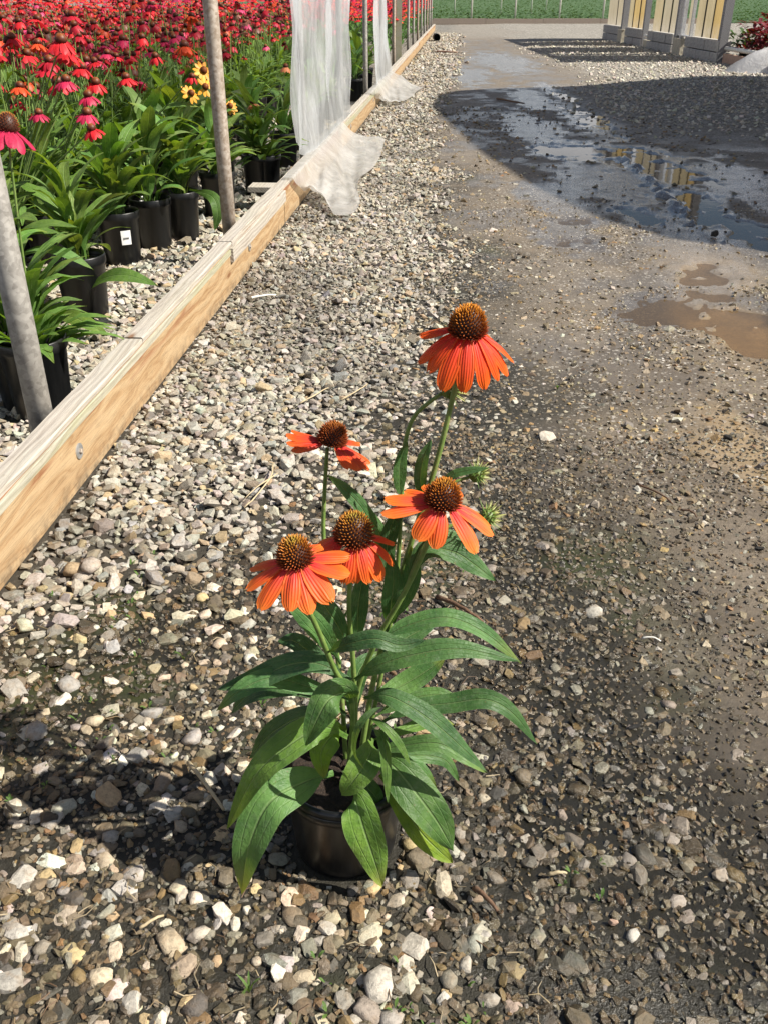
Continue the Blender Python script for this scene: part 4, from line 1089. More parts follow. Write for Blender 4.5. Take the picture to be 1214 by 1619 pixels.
# white tarp heaped at the corner, with a black strap
tp = thing('tarp_heap', (5.72, 14.35, 0), 'heap of white plastic tarp with a black strap beside the pipe rail', 'tarp')
mb = MB(); n, m = 40, 26; vs = []
def tarp_z(a, b):
    s = max(0.0, 1 - (a / .78) ** 2 - (b / .55) ** 2)
    return .50 * s ** .75 * (0.55 + .45 * float(sstep(-.8, .5, a))) + .03 * math.sin(9 * a + 4 * b) * s + .02 * math.sin(17 * b - 5 * a) * s + .004
for i in range(n + 1):
    for j in range(m + 1):
        a = -.80 + 1.6 * i / n; b = -.57 + 1.14 * j / m; vs.append((a, b, tarp_z(a, b)))
mb.add(vs, [(i * (m + 1) + j, (i + 1) * (m + 1) + j, (i + 1) * (m + 1) + j + 1, i * (m + 1) + j + 1) for i in range(n) for j in range(m)]); mb.build('sheet', M['tarp'], tp)
mb = MB(); pts = [(-.12 + .25 * k / 14 + .06 * math.sin(k * .5), -.50 + .62 * k / 14) for k in range(15)]
mb.tube([(a, b, tarp_z(a, b) + .012) for a, b in pts], .018, 6); mb.build('strap', M['black'], tp)
root = thing('burgundy_plant', (5.62, 13.72, 0), 'dark red drooping plant in front of the white tarp heap', 'plant')
mb = MB(); r = random.Random(77)
for _ in range(120):
    a = r.uniform(0, 6.28); rr = .16 * r.random() ** .5; b = Vector((rr * math.cos(a), rr * math.sin(a), r.uniform(.05, .40))); d = Vector((math.cos(a), math.sin(a), -1.0)) * .07
    leaf_into(mb, [b, b + d * .5 + Vector((0, 0, .02)), b + d], .04, (0, 0, 1), 4, 2)
mb.build('foliage', M['leaf_red'], root)
mb = MB(); mb.tube([(0, 0, 0), (0, 0, .36)], .012, 6); mb.build('stem', M['twig'], root)

# =================================================================== dry litter
lb = MB(); r = random.Random(21)
for _ in range(190):
    u, v = r.uniform(-40, 900), 830 + 830 * r.random()
    p = on_z(u, v)
    if p.x < beam_x(p.y) + .03 or p.x > .35 or (Vector((p.x, p.y, 0)) - POT_C).length < .09: continue
    a = r.uniform(0, 6.28); L = r.uniform(.008, .032); d = Vector((math.cos(a), math.sin(a), 0)); sd = Vector((-d.y, d.x, 0))
    z = float(ground_h(np.array([p.x]), np.array([p.y]))[0]) + r.uniform(.004, .010)
    bend = r.uniform(-.3, .3) * L; g = r.uniform(.5, 1.1)
    c = r.choice([(.34, .27, .16), (.26, .19, .11), (.16, .10, .06), (.42, .34, .22)])
    lb.tube([(p.x, p.y, z), tuple(Vector((p.x, p.y, z + r.uniform(0, .006))) + d * L * .5 + sd * bend), tuple(Vector((p.x, p.y, z + r.uniform(-.002, .006))) + d * L)], [.0009, .0008, .0004], 5, False, tuple(x * g for x in c))
tag(lb.build('dry_litter', M['cone']), 'fine dry roots and straw scattered among the damp stones', 'litter', None, 'stuff')

# =================================================================== TWIGS AND BITS ON THE GROUND
def bit(name, px, rad, mat, label, cat, group=None, lift=.006, bend=.006):
    pts = [on_z(u, v, 0) for u, v in px]; pts = curve_pts(pts, 8)
    o = pts[0].copy(); gz = [float(ground_h(np.array([p.x]), np.array([p.y]))[0]) for p in pts]
    mb = MB(); n = len(pts)
    mb.tube([p - o + Vector((0, 0, gz[i] + lift + random.uniform(-.001, .001) + bend * math.sin(math.pi * i / n))) for i, p in enumerate(pts)], [rad * (1 - .45 * i / n) for i in range(n)], 7)
    ob = mb.build(name, M[mat], None, loc=(o.x, o.y, 0)); return tag(ob, label, cat, group)
bit('twig', [(300, 1216), (325, 1250), (356, 1292)], .0036, 'straw', 'tan straw stalk lying in shadow left of the flower pot', 'twig', None, .012)
bit('twig', [(690, 950), (725, 970), (762, 992)], .0048, 'twig', 'dark brown bark stick lying right of the flower stems', 'twig', None, .010)
bit('twig', [(748, 1416), (765, 1434), (785, 1455)], .0038, 'twig', 'short brown stick on wet gravel right of the pot', 'twig', None, .014)
bit('twig', [(1005, 768), (1045, 790), (1062, 802)], .0026, 'twig', 'thin dark twig on the packed dirt of the drive', 'twig', None, .007)
bit('twig', [(1075, 808), (1092, 815), (1100, 822)], .0024, 'twig', 'tiny dark twig end beside the longer twig on the drive', 'twig', None, .006)
bit('straw', [(432, 740), (430, 765), (405, 800), (388, 815)], .0022, 'straw', 'bent dry straw on pale gravel left of the back flower', 'straw', None, .016)
bit('straw', [(440, 758), (415, 780), (390, 800)], .0018, 'straw', 'straight dry straw crossing the bent one on pale gravel', 'straw', None, .018)
bit('straw', [(395, 478), (415, 476), (437, 474)], .0055, 'white_paint', 'white stick of plant label on gravel beside the rail', 'plant label', None, .018)
bit('straw', [(475, 645), (500, 635), (520, 622)], .0024, 'straw', 'pale straw on gravel above the back flower', 'straw', None, .018)
bit('straw', [(540, 640), (565, 630), (582, 616)], .0022, 'straw', 'thin straw on gravel between rail and top flower', 'straw', None, .018)
bit('straw', [(225, 1482), (245, 1474), (262, 1462)], .0024, 'straw', 'pale straw on stones at the lower left', 'straw', None, .014)
bit('straw', [(865, 1392), (880, 1393), (893, 1391)], .0028, 'straw', 'tiny tan chip of straw on wet gravel lower right', 'straw', None, .010)
bit('straw', [(755, 838), (770, 832), (784, 826)], .0020, 'straw', 'thin straw below the lowest green bud', 'straw', None, .010)
bit('straw', [(1012, 1018), (1028, 1020), (1042, 1023)], .0020, 'white_paint', 'white sliver on damp gravel right of the leaves', 'straw', None, .009)
bit('twig', [(690, 84), (705, 85), (722, 86)], .02, 'redboard', 'reddish stick on the gravel near the far pipe end', 'twig', None, .03)
bit('twig', [(785, 158), (810, 164), (828, 166)], .011, 'twig', 'dark branch lying across the shaded wet drive', 'twig', None, .015)
def chip(name, u, v, wpx, hpx, hgt, mat, label, cat, group=None, seed=0):
    p = on_z(u, v); s = px_per_m(p); V, T = stone_variant(18, 300 + seed)
    me = big_mesh(name, V, T, M[mat])
    gz = float(ground_h(np.array([p.x]), np.array([p.y]))[0])
    sc = wpx / s / 2.9
    o = link(name, me, None, None, (p.x, p.y, gz + hgt * .5), (0, 0, random.uniform(-.4, .4)), (sc, sc * .62, hgt)); return tag(o, label, cat, group)
chip('rubber_chip', 1001, 1153, 26, 14, .006, 'black', 'flat black chip on damp gravel, left one of a pair', 'chip', None, 1)
chip('rubber_chip', 1048, 1145, 24, 12, .006, 'black', 'flat black chip on damp gravel, right one of a pair', 'chip', None, 2)
chip('asphalt_lump', 1149, 694, 24, 16, .012, 'asphalt_lump', 'dark wet lump on tan mud near the right edge', 'rock', None, 3)
chip('asphalt_lump', 1107, 600, 12, 8, .008, 'asphalt_lump', 'small dark pebble on mud below the brown puddle', 'rock', None, 4)
chip('asphalt_lump', 1200, 870, 18, 12, .010, 'asphalt_lump', 'dark clod on mud at the right edge of the drive', 'rock', None, 5)
chip('asphalt_lump', 1128, 376, 20, 12, .035, 'asphalt_lump', 'dark mud clod at the edge of the shaded puddle', 'rock', None, 6)
chip('brick_chip', 968, 1462, 22, 16, .010, 'redboard', 'small reddish chip in the wet gravel at lower right', 'chip', None, 7)
chip('brick_chip', 582, 292, 14, 9, .012, 'redboard', 'reddish chip on gravel beside the trailing plastic', 'chip', None, 8)

# =================================================================== THE CONEFLOWER IN ITS POT
plant = thing('potted_coneflower', POT_C, 'orange coneflower with five blooms in a black pot standing on the gravel', 'potted plant')
mb = MB()
mb.lathe([(0.001, .003), (.061, .002), (.0665, .005), (.0680, .012), (.0755, .108), (.0765, .114), (.0785, .117), (.0795, .122), (.0795, .133), (.0780, .1385), (.0735, .1385), (.0705, .134), (.0695, .10), (.069, .09)], 64)
pot = mb.build('pot', M['pot'], plant)
mb = MB(); mb.lathe([(.0802, .1195), (.0812, .121), (.0812, .1275), (.0802, .129)], 64); mb.build('rim', M['pot'], pot)
mb = MB(); n = 14; vs = [(0, 0, .124)]; fs = []
for rr in range(1, 7):
    for k in range(28):
        a = 2 * math.pi * k / 28; q = .0705 * rr / 6; vs.append((q * math.cos(a), q * math.sin(a), .121 + random.uniform(-.004, .005)))
fs = [(0, 1 + k, 1 + (k + 1) % 28) for k in range(28)] + [(1 + (i * 28) + k, 1 + ((i + 1) * 28) + k, 1 + ((i + 1) * 28) + (k + 1) % 28, 1 + (i * 28) + (k + 1) % 28) for i in range(5) for k in range(28)]
mb.add(vs, fs); mb.build('potting_soil', M['soil'], plant)

def L3(q): return at_y(*q) - POT_C
def stem(name, q, r0, r1, n=20):
    pts = curve_pts([L3(p) for p in q], n); mb = MB(); mb.tube(pts, [r0 + (r1 - r0) * i / n for i in range(n + 1)], 10); return mb.build(name, M['stem'], plant)
SOILQ = (552, 1218, .815)
stem('stem', [(551, 1222, .812), (558, 1140, .805), (553, 1095, .79), (531, 1062, .78), (505, 1000, .76), (482, 950, .748), (468, 900, .742)], .0036, .0026)
stem('stem', [(556, 1222, .82), (562, 1130, .815), (558, 1040, .81), (552, 960, .805), (557, 862, .80)], .0036, .0026)
stem('stem', [(560, 1222, .82), (562, 1110, .815), (592, 1020, .81), (640, 935, .805), (680, 848, .80), (697, 806, .80)], .0036, .0026)
stem('stem', [(566, 1222, .83), (590, 1080, .84), (622, 950, .845), (652, 850, .85), (690, 730, .858), (722, 600, .862), (737, 545, .862)], .0038, .0026)
stem('stem', [(548, 1222, .85), (540, 1090, .87), (522, 950, .90), (512, 850, .92), (514, 770, .928), (518, 708, .93)], .0034, .0023)
stem('stem', [(570, 1222, .85), (604, 1060, .87), (626, 920, .88), (634, 790, .885), (638, 712, .888), (652, 662, .888), (678, 636, .886), (698, 622, .885)], .0031, .0021)
stem('stem', [(640, 935, .806), (668, 866, .82), (706, 834, .83), (752, 819, .835)], .0022, .0018)
stem('stem', [(652, 850, .85), (676, 800, .855), (712, 766, .86), (744, 753, .862)], .0021, .0018)
stem('stem', [(562, 1222, .80), (575, 1110, .80), (598, 1052, .80), (690, 880, .80 + .02)], .0022, .001) if False else None

LEAVES = [   # control points (photo px, px, distance), width px, facing hint, tint (leaf colour, with sun on base leaves and shade higher up painted in)
    ([(528, 1222, .80), (478, 1238, .775), (425, 1270, .745), (394, 1340, .725), (382, 1414, .722)], 84, (-.25, -.75, .6), (1.05, 1.08, .95)),
    ([(556, 1232, .80), (562, 1264, .752), (575, 1310, .738), (590, 1355, .731), (604, 1399, .728)], 74, (.05, -1, .30), (1.55, 1.40, .75)),
    ([(590, 1168, .80), (586, 1190, .765), (572, 1215, .745), (556, 1238, .74), (540, 1257, .742)], 60, (.2, -.8, .6), (1.5, 1.35, .75)),
    ([(590, 1190, .80), (622, 1212, .775), (660, 1258, .752), (692, 1302, .742), (717, 1346, .738)], 78, (.35, -.75, .6), (1.1, 1.1, .85)),
    ([(600, 1225, .80), (628, 1262, .77), (664, 1315, .757), (690, 1342, .754), (715, 1364, .752)], 46, (.1, -.8, .6), (2.1, 1.55, .45)),
    ([(588, 1150, .775), (604, 1166, .75), (612, 1210, .738), (613, 1270, .735)], 25, (.5, -.8, .2), (1.25, 1.15, .8)),
    ([(620, 1117, .77), (592, 1122, .75), (567, 1150, .738), (561, 1190, .735), (578, 1220, .735)], 18, (-.6, -.5, .6), (1.1, 1.05, .9)),
    ([(578, 1134, .77), (605, 1146, .75), (630, 1176, .74), (650, 1210, .738)], 22, (.6, -.5, .6), (1.3, 1.2, .8)),
    ([(575, 1105, .79), (612, 1100, .77), (665, 1128, .755), (715, 1168, .748), (770, 1221, .745)], 52, (.3, -.5, .8), (.85, .95, .95)),
    ([(580, 1190, .80), (630, 1180, .79), (690, 1175, .782), (735, 1198, .778), (768, 1222, .776)], 36, (.1, -.6, .8), (1.0, 1.0, .9)),
    ([(590, 1150, .84), (650, 1120, .85), (712, 1112, .85), (768, 1106, .845), (810, 1128, .84), (849, 1177, .838)], 46, (.0, -.55, .85), (.85, .95, .9)),
    ([(590, 1135, .86), (640, 1108, .87), (690, 1098, .875), (728, 1106, .875)], 34, (0, -.5, .85), (.9, .95, .85)),
    ([(556, 1112, .79), (548, 1096, .77), (522, 1104, .748), (503, 1135, .738), (484, 1178, .735)], 66, (-.1, -.8, .6), (1.1, 1.12, .95)),
    ([(550, 1165, .80), (510, 1150, .775), (455, 1180, .755), (405, 1225, .742), (361, 1310, .738)], 66, (-.3, -.6, .75), (1.35, 1.25, .7)),
    ([(545, 1160, .84), (490, 1132, .86), (432, 1158, .87), (393, 1200, .87)], 54, (0, -.4, .9), (.9, .95, .8)),
    ([(556, 1075, .80), (505, 1050, .81), (455, 1052, .815), (400, 1076, .815), (343, 1090, .812)], 60, (0, -.45, .9), (.75, .85, .95)),
    ([(552, 1105, .81), (490, 1086, .815), (430, 1072, .81), (380, 1092, .80), (342, 1124, .795)], 46, (.0, -.65, .75), (.9, 1, 1)),
    ([(548, 1130, .84), (490, 1090, .85), (430, 1085, .85), (392, 1100, .85), (365, 1128, .85)], 56, (.0, -.4, .9), (.7, .8, .8)),
    ([(515, 1033, .775), (545, 1020, .75), (592, 1010, .742), (632, 1020, .742), (672, 1012, .745)], 40, (0, -.72, .7), (.75, .85, .9)),
    ([(562, 1075, .80), (598, 1052, .785), (660, 1034, .78), (730, 1026, .78), (822, 1046, .782)], 52, (.05, -.55, .85), (.95, 1.02, 1)),
    ([(600, 1012, .815), (640, 990, .82), (705, 976, .82), (765, 1000, .815), (824, 1049, .81)], 44, (.1, -.5, .85), (.9, .98, .95)),
    ([(600, 1040, .83), (640, 1010, .85), (692, 982, .865)], 50, (.1, -.5, .85), (.8, .9, .9)),
    ([(580, 1105, .84), (632, 1085, .86), (672, 1062, .87), (704, 1040, .88)], 50, (.1, -.5, .85), (1.0, 1.0, .85)),
    ([(590, 1170, .86), (650, 1150, .88), (690, 1140, .89), (718, 1146, .89)], 28, (0, -.5, .85), (1.35, 1.25, .8)),
    ([(640, 935, .806), (668, 872, .82), (715, 872, .825), (750, 893, .825), (782, 918, .825)], 54, (.1, -.7, .75), (.85, .98, .9)),
    ([(652, 870, .84), (690, 846, .85), (722, 850, .855), (748, 868, .855)], 26, (0, -.6, .8), (.9, 1, .9)),
    ([(634, 790, .885), (631, 760, .88), (633, 728, .88), (644, 698, .88)], 30, (.2, -.9, .3), (.95, 1.02, .95)),
    ([(672, 792, .853), (664, 762, .85), (668, 728, .85), (681, 695, .85)], 30, (-.3, -.9, .3), (.85, .95, .95)),
    ([(622, 930, .85), (612, 880, .84), (618, 832, .835), (642, 792, .835)], 40, (.3, -.8, .4), (.65, .75, .8)),
    ([(530, 1000, .87), (600, 870, .87), (578, 812, .87), (548, 776, .87), (517, 750, .87)], 34, (.3, -.7, .6), (.85, .95, .9)),
    ([(676, 800, .855), (708, 756, .85), (740, 744, .848), (774, 740, .848)], 19, (0, -.7, .7), (.9, 1, .9)),
    ([(540, 1050, .80), (512, 1004, .775), (482, 972, .765), (448, 944, .76)], 50, (.2, -.8, .5), (.85, .95, .9)),
    ([(556, 1030, .81), (532, 985, .80), (512, 955, .80), (498, 925, .80)], 48, (.3, -.8, .5), (.65, .75, .8)),
    ([(566, 1030, .82), (566, 975, .81), (570, 935, .81), (580, 895, .81)], 42, (.2, -.9, .4), (.7, .8, .85)),
    ([(612, 1000, .83), (618, 955, .82), (622, 915, .82), (616, 872, .82)], 44, (-.1, -.9, .4), (.8, .95, .95)),
    ([(622, 985, .84), (640, 940, .84), (652, 905, .84), (650, 862, .84)], 44, (-.2, -.9, .4), (.85, .95, .95)),
    ([(548, 1085, .84), (500, 1040, .87), (466, 1014, .88), (440, 1014, .88)], 44, (0, -.5, .85), (.65, .75, .85)),
    ([(548, 1150, .815), (528, 1160, .795), (508, 1190, .785), (513, 1230, .782)], 58, (0, -.85, .5), (1.6, 1.4, .6)),
    ([(566, 1228, .815), (578, 1242, .79), (592, 1258, .772), (604, 1278, .765)], 44, (.1, -.8, .6), (.95, 1, .8)),
    ([(545, 1220, .83), (495, 1232, .83), (440, 1224, .83), (402, 1262, .83)], 34, (0, -.5, .85), (1.05, 1.05, .7)),
    ([(570, 1225, .84), (620, 1210, .84), (660, 1214, .84), (690, 1250, .84)], 40, (.1, -.6, .8), (.8, .9, .8)),
    ([(575, 1210, .86), (640, 1195, .88), (700, 1200, .89), (725, 1235, .89)], 34, (.1, -.6, .8), (.85, .95, .8)),
    ([(548, 1200, .86), (500, 1165, .89), (450, 1150, .91), (410, 1175, .92)], 44, (0, -.5, .85), (.8, .9, .75)),
    ([(556, 1150, .86), (560, 1090, .89), (575, 1050, .91), (610, 1030, .93)], 44, (0, -.6, .75), (.75, .85, .8)),
]
for i, (q, w, hint, tint) in enumerate(LEAVES):
    P = [L3(p) for p in q]; s = px_per_m(P[len(P) // 2] + POT_C)
    mb = MB(); leaf_into(mb, P, w / s * (1.12 if i < 6 or i in (12, 13) else 1.0), hint, 22, 8, 0.20 + .1 * random.random(), .035 + .03 * random.random(), .09, random.uniform(0, 6))
    mb.build('leaf', M['leaf'], plant, True, tint)

def cone_mesh(rc, hc, n, seed, top=(.42, .36, .05), mid=(.72, .22, .03), low=(.36, .075, .02), sl=.0062):
    r = random.Random(seed); mb = MB()
    prof = [(0.001, -.006), (rc * .45, -.005), (rc * .80, -.001), (rc * .90, hc * .18), (rc * .82, hc * .5), (rc * .58, hc * .8), (rc * .25, hc * .96), (.0005, hc)]
    cols = []
    b = len(mb.v); mb.lathe(prof, 20)
    for i, (rr, zz) in enumerate(prof): 
        for k in range(20): mb.c[b + i * 20 + k] = (.05, .016, .008, 1) if i > 1 else (.06, .09, .02, 1)
    for i in range(n):
        t = (i + .5) / n; ph = math.acos(1 - 1.12 * t); a = i * 2.39996
        nrm = Vector((math.sin(ph) * math.cos(a), math.sin(ph) * math.sin(a), math.cos(ph)))
        base = Vector((nrm.x * rc * .86, nrm.y * rc * .86, max(0, nrm.z) * hc * .96 + min(0, nrm.z) * .006))
        d = (Vector((nrm.x, nrm.y, nrm.z * .9 + .42)).normalized() + Vector((r.gauss(0, .08), r.gauss(0, .08), r.gauss(0, .08)))).normalized()
        L = sl * r.uniform(.8, 1.2) * (0.55 + .45 * min(1, ph / .7)); w = .00105
        s1 = d.cross(Vector((0, 0, 1)) if abs(d.z) < .9 else Vector((1, 0, 0))).normalized(); s2 = d.cross(s1)
        k = ph / 1.69
        tc = [top[j] * (1 - min(1, k / .38)) + mid[j] * min(1, k / .38) if k < .38 else mid[j] + (low[j] - mid[j]) * min(1, (k - .38) / .5) for j in range(3)]
        f = r.uniform(.75, 1.2); tc = tuple(min(1, c * f) for c in tc)
        dc = (.10, .022, .009)
        vs = [base + s1 * w, base + s2 * w, base - s1 * w, base - s2 * w] + [base + d * L * .62 + (s1, s2, -s1, -s2)[q] * w * .8 for q in range(4)] + [base + d * L]
        fs = [(q, (q + 1) % 4, 4 + (q + 1) % 4, 4 + q) for q in range(4)] + [(4 + q, 4 + (q + 1) % 4, 8) for q in range(4)]
        mc = tuple((x * .65 + y * .35) for x, y in zip(tc, dc))
        mb.add(vs, fs, None, [(*dc, 1)] * 4 + [(*mc, 1)] * 4 + [(*tc, 1)])
    return mb
PT, PWd = [0, .12, .3, .55, .8, .92, 1.0], [.34, .62, .88, 1.0, .90, .66, .22]
def petal_into(mb, az, droop, L, W, r0, z0, seed, col=None, nl=10, nw=6, twist=0.0):
    r = random.Random(seed); d = Vector((math.cos(az), math.sin(az), 0)); s = Vector((-d.y, d.x, 0))
    p = d * r0 + Vector((0, 0, z0)); vs, uv = [], []; e0 = droop * .45; e1 = droop * 1.18
    notch = r.uniform(.0, .09)
    for i in range(nl + 1):
        t = i / nl; e = math.radians(e0 + (e1 - e0) * t)
        T = d * math.cos(e) + Vector((0, 0, -math.sin(e))); N = d * math.sin(e) + Vector((0, 0, math.cos(e)))
        if i: p = p + T * (L / nl)
        w = W * .5 * float(np.interp(t, PT, PWd)); tw = math.radians(twist) * t
        S = s * math.cos(tw) + N * math.sin(tw); N2 = N * math.cos(tw) - s * math.sin(tw)
        for k in range(nw + 1):
            v = k / nw * 2 - 1
            z = -.14 * w * v * v * 2 + .05 * W * math.cos(v * 6.28) * (1 - .5 * t) + .03 * W * math.sin(6 * t + 3 * v + seed)
            q = p + S * (v * w) + N2 * z
            if i == nl: q = q - T * (L * notch * (1 - abs(abs(v) - .5) * 2))
            vs.append(q); uv.append((t, k / nw))
    mb.add(vs, [(i * (nw + 1) + k, (i + 1) * (nw + 1) + k, (i + 1) * (nw + 1) + k + 1, i * (nw + 1) + k + 1) for i in range(nl) for k in range(nw)], uv, col)

FLOWERS = [  # centre of the cone base (px, px, distance), cone width px, cone height m, tilt (x, y deg), petals: (azimuth, droop, length px, width px), petal tint, label
    (468, 884, .742, 56, .025, (6, -4), [(12, 12, 74, 36), (-14, 16, 76, 38), (-48, 40, 82, 40), (-74, 46, 80, 36), (-97, 44, 76, 36), (-132, 38, 84, 38), (-160, 30, 78, 30), (172, 22, 66, 28), (60, 25, 56, 30), (110, 30, 54, 28)], (1.0, 1.0, 1.0), 'front left orange bloom'),
    (560, 850, .80, 62, .031, (8, 3), [(-172, 42, 64, 34), (-150, 50, 58, 28), (-103, 66, 68, 30), (-84, 70, 64, 28), (-62, 66, 70, 28), (-42, 60, 72, 28), (-14, 48, 66, 24), (18, 30, 56, 24), (120, 40, 54, 26), (70, 40, 54, 26)], (.95, .9, .8), 'middle orange bloom with tall cone'),
    (699, 793, .80, 56, .026, (8, 6), [(178, 4, 82, 32), (-164, 9, 84, 34), (-124, 44, 66, 36), (-97, 54, 66, 34), (-48, 40, 88, 36), (-20, 28, 84, 24), (-4, 34, 80, 22), (60, 20, 54, 28), (110, 20, 54, 26), (145, 15, 58, 26)], (1.0, 1.05, 1.1), 'right orange bloom with few petals'),
    (738, 524, .862, 58, .028, (10, 3), [(165, 22, 60, 36), (-168, 50, 84, 34), (-146, 56, 84, 34), (-118, 60, 92, 38), (-92, 66, 92, 36), (-60, 66, 92, 32), (-38, 60, 88, 28), (-22, 54, 86, 28), (-6, 44, 84, 28), (40, 45, 56, 28), (95, 40, 56, 28)], (1.0, .72, .5), 'tallest red orange bloom'),
    (525, 698, .93, 44, .024, (-3, 10), [(176, 2, 66, 26), (-166, 6, 62, 26), (-150, 14, 56, 24), (160, -2, 60, 24), (-58, 24, 52, 22), (-40, 26, 62, 24), (-26, 28, 64, 22), (-12, 24, 56, 22), (90, 10, 42, 24), (40, 12, 46, 24)], (.92, .75, .8), 'small rear bloom with flat petals'),
]
for i, (u, v, Y, cw, hc, tilt, petals, tint, lab) in enumerate(FLOWERS):
    c = at_y(u, v, Y); s = px_per_m(c); rc = cw / s / 2
    tops = [(.50, .42, .06), (.46, .44, .07), (.66, .36, .05), (.86, .36, .04), (.45, .17, .03)][i]
    mids = [(.70, .26, .03), (.66, .28, .03), (.78, .27, .03), (.86, .33, .03), (.40, .11, .02)][i]
    m = cone_mesh(rc, hc * (.95), 300, 60 + i, tops, mids)
    fl = m.build('flower', M['cone'], plant, False, None, c - POT_C); fl.rotation_euler = (math.radians(tilt[0]), math.radians(tilt[1]), 0)
    fl['label'] = lab
    for k, (az, dr, L, W) in enumerate(petals):
        mb = MB(); petal_into(mb, math.radians(az), dr, L / s * .94 * random.uniform(.93, 1.04), W / s * (1.0 if i != 3 else .86) * random.uniform(.88, 1.08), rc * .72, -.001 - .0012 * (k % 2), i * 20 + k, twist=random.uniform(-10, 10))
        f = random.uniform(.9, 1.05); mb.build('petal', M['petal'], fl, True, tuple(x * f for x in tint))
def bud_mesh(seed, s=1.0, pale=(.66, .64, .24)):
    r = random.Random(seed); mb = MB()
    mb.lathe([(.001, -.004 * s), (.006 * s, -.002 * s), (.0085 * s, .003 * s), (.0075 * s, .008 * s), (.004 * s, .011 * s), (.0005, .012 * s)], 12, 0, 0, (.10, .16, .03))
    for i in range(46):
        a = i * 2.4; ph = .25 + 1.5 * (i / 46); d = Vector((math.sin(ph) * math.cos(a), math.sin(ph) * math.sin(a), math.cos(ph) + .1)).normalized()
        b = Vector((d.x * .007, d.y * .007, .003 + .006 * max(0, d.z))) * s; L = r.uniform(.008, .0145) * s; w = .0011 * s
        s1 = d.cross(Vector((0, 0, 1))).normalized() if abs(d.z) < .98 else Vector((1, 0, 0)); s2 = d.cross(s1)
        tip = pale if i < 34 else (.10, .18, .04)
        mb.add([b + s1 * w, b + s2 * w * .6, b - s1 * w, b - s2 * w * .6, b + d * L], [(0, 1, 4), (1, 2, 4), (2, 3, 4), (3, 0, 4)], None, [(.09, .16, .03, 1)] * 4 + [(*tip, 1)])
    return mb
for i, (u, v, Y, rot, s) in enumerate([(712, 616, .885, (20, 75, 0), 1.2), (755, 752, .862, (5, 55, 0), 1.12), (772, 818, .835, (10, 60, 0), 1.15)]):
    b = bud_mesh(i, s).build('flower_bud', M['cone'], plant, False, None, L3((u - 8, v + 1, Y))); b.rotation_euler = tuple(math.radians(x) for x in rot)

# =================================================================== THE BED BEHIND THE RAIL
def bed_pot_mesh(R, Hh):
    mb = MB(); mb.lathe([(.001, .002), (R * .78, .002), (R * .80, .008), (R * .94, Hh * .84), (R * .99, Hh * .86), (R, Hh * .9), (R, Hh * .985), (R * .98, Hh), (R * .94, Hh), (R * .92, Hh * .9), (R * .91, Hh * .86), (.001, Hh * .87)], 28)
    return mb.mesh('pot', M['pot'])
BED_POT = bed_pot_mesh(.092, .22)
BED_SOIL = None
def canon_leaf(seed, L=.25, W=.05, rise=60, droop=1.0):
    """leaf from the origin towards +X: up first, then arching over"""
    r = random.Random(seed); pts = [Vector((0, 0, 0))]; e = math.radians(rise + r.uniform(-8, 8)); p = Vector((0, 0, 0)); side = r.uniform(-.3, .3)
    n = 5
    for i in range(n):
        p = p + Vector((math.cos(e), side * (i / n) * .6, math.sin(e))) * (L / n); pts.append(p.copy()); e -= math.radians(r.uniform(12, 26) * droop)
    mb = MB(); leaf_into(mb, pts, W, (-.5, 0, .8), 12, 4, .30, .04, .16, r.uniform(0, 6)); return mb
LEAF_POOL = [canon_leaf(500 + k, .20 + .017 * (k % 7), (.060 + .005 * (k % 5)), 62 - 5 * (k % 4), .7 + .15 * (k % 4)).mesh('leaf', M['leaf_bg']) for k in range(14)]

FADED, PINK = (.22, .085, .06), (.62, .06, .16)
RED, DRED, MAG, ORG, YEL, PEACH = (.62, .022, .030), (.42, .014, .030), (.52, .026, .085), (.74, .085, .025), (.80, .36, .03), (.75, .27, .12)
def bloom_mesh(seed, colr, droop, npet=11, size=1.0, cone=True, petals=True):
    r = random.Random(seed); mb = MB(); rc = .0175 * size; hc = .022 * size
    if cone:
        mb.lathe([(.001, -.004), (rc * .8, -.001), (rc, hc * .25), (rc * .88, hc * .6), (rc * .5, hc * .92), (.0005, hc)], 14)
        cs = [(.05, .018, .01), (.05, .016, .01), (.08, .018, .009), (.14, .034, .012), (.22, .066, .016), (.25, .085, .018)]
        b = len(mb.v) - 14 * 6
        for i in range(6):
            for k in range(14): f = r.uniform(.6, 1.35); mb.c[b + i * 14 + k] = (*[c * f for c in cs[i]], 1)
    if petals:
        for k in range(npet):
            if r.random() < .06: continue
            a = 2 * math.pi * (k + r.uniform(-.2, .2)) / npet; f = r.uniform(.8, 1.2); c = (*[min(1, x * f) for x in colr], 1)
            petal_into(mb, a, droop + r.uniform(-10, 12), .038 * size * r.uniform(.9, 1.1), .0185 * size, rc * .7, -.001, seed * 31 + k, None, 4, 2)
            for q in range(15): mb.c[-1 - q] = c
    return mb
BLOOMS = {}
for nm, c in (('red', RED), ('dred', DRED), ('mag', MAG), ('org', ORG), ('yel', YEL), ('peach', PEACH), ('faded', FADED), ('pink', PINK)):
    BLOOMS[nm] = [bloom_mesh(700 + 13 * k + len(nm), c, d).mesh('flower', M['bloom']) for k, d in enumerate((42, 58, 28) if nm != 'yel' else (8, 12, 4))]

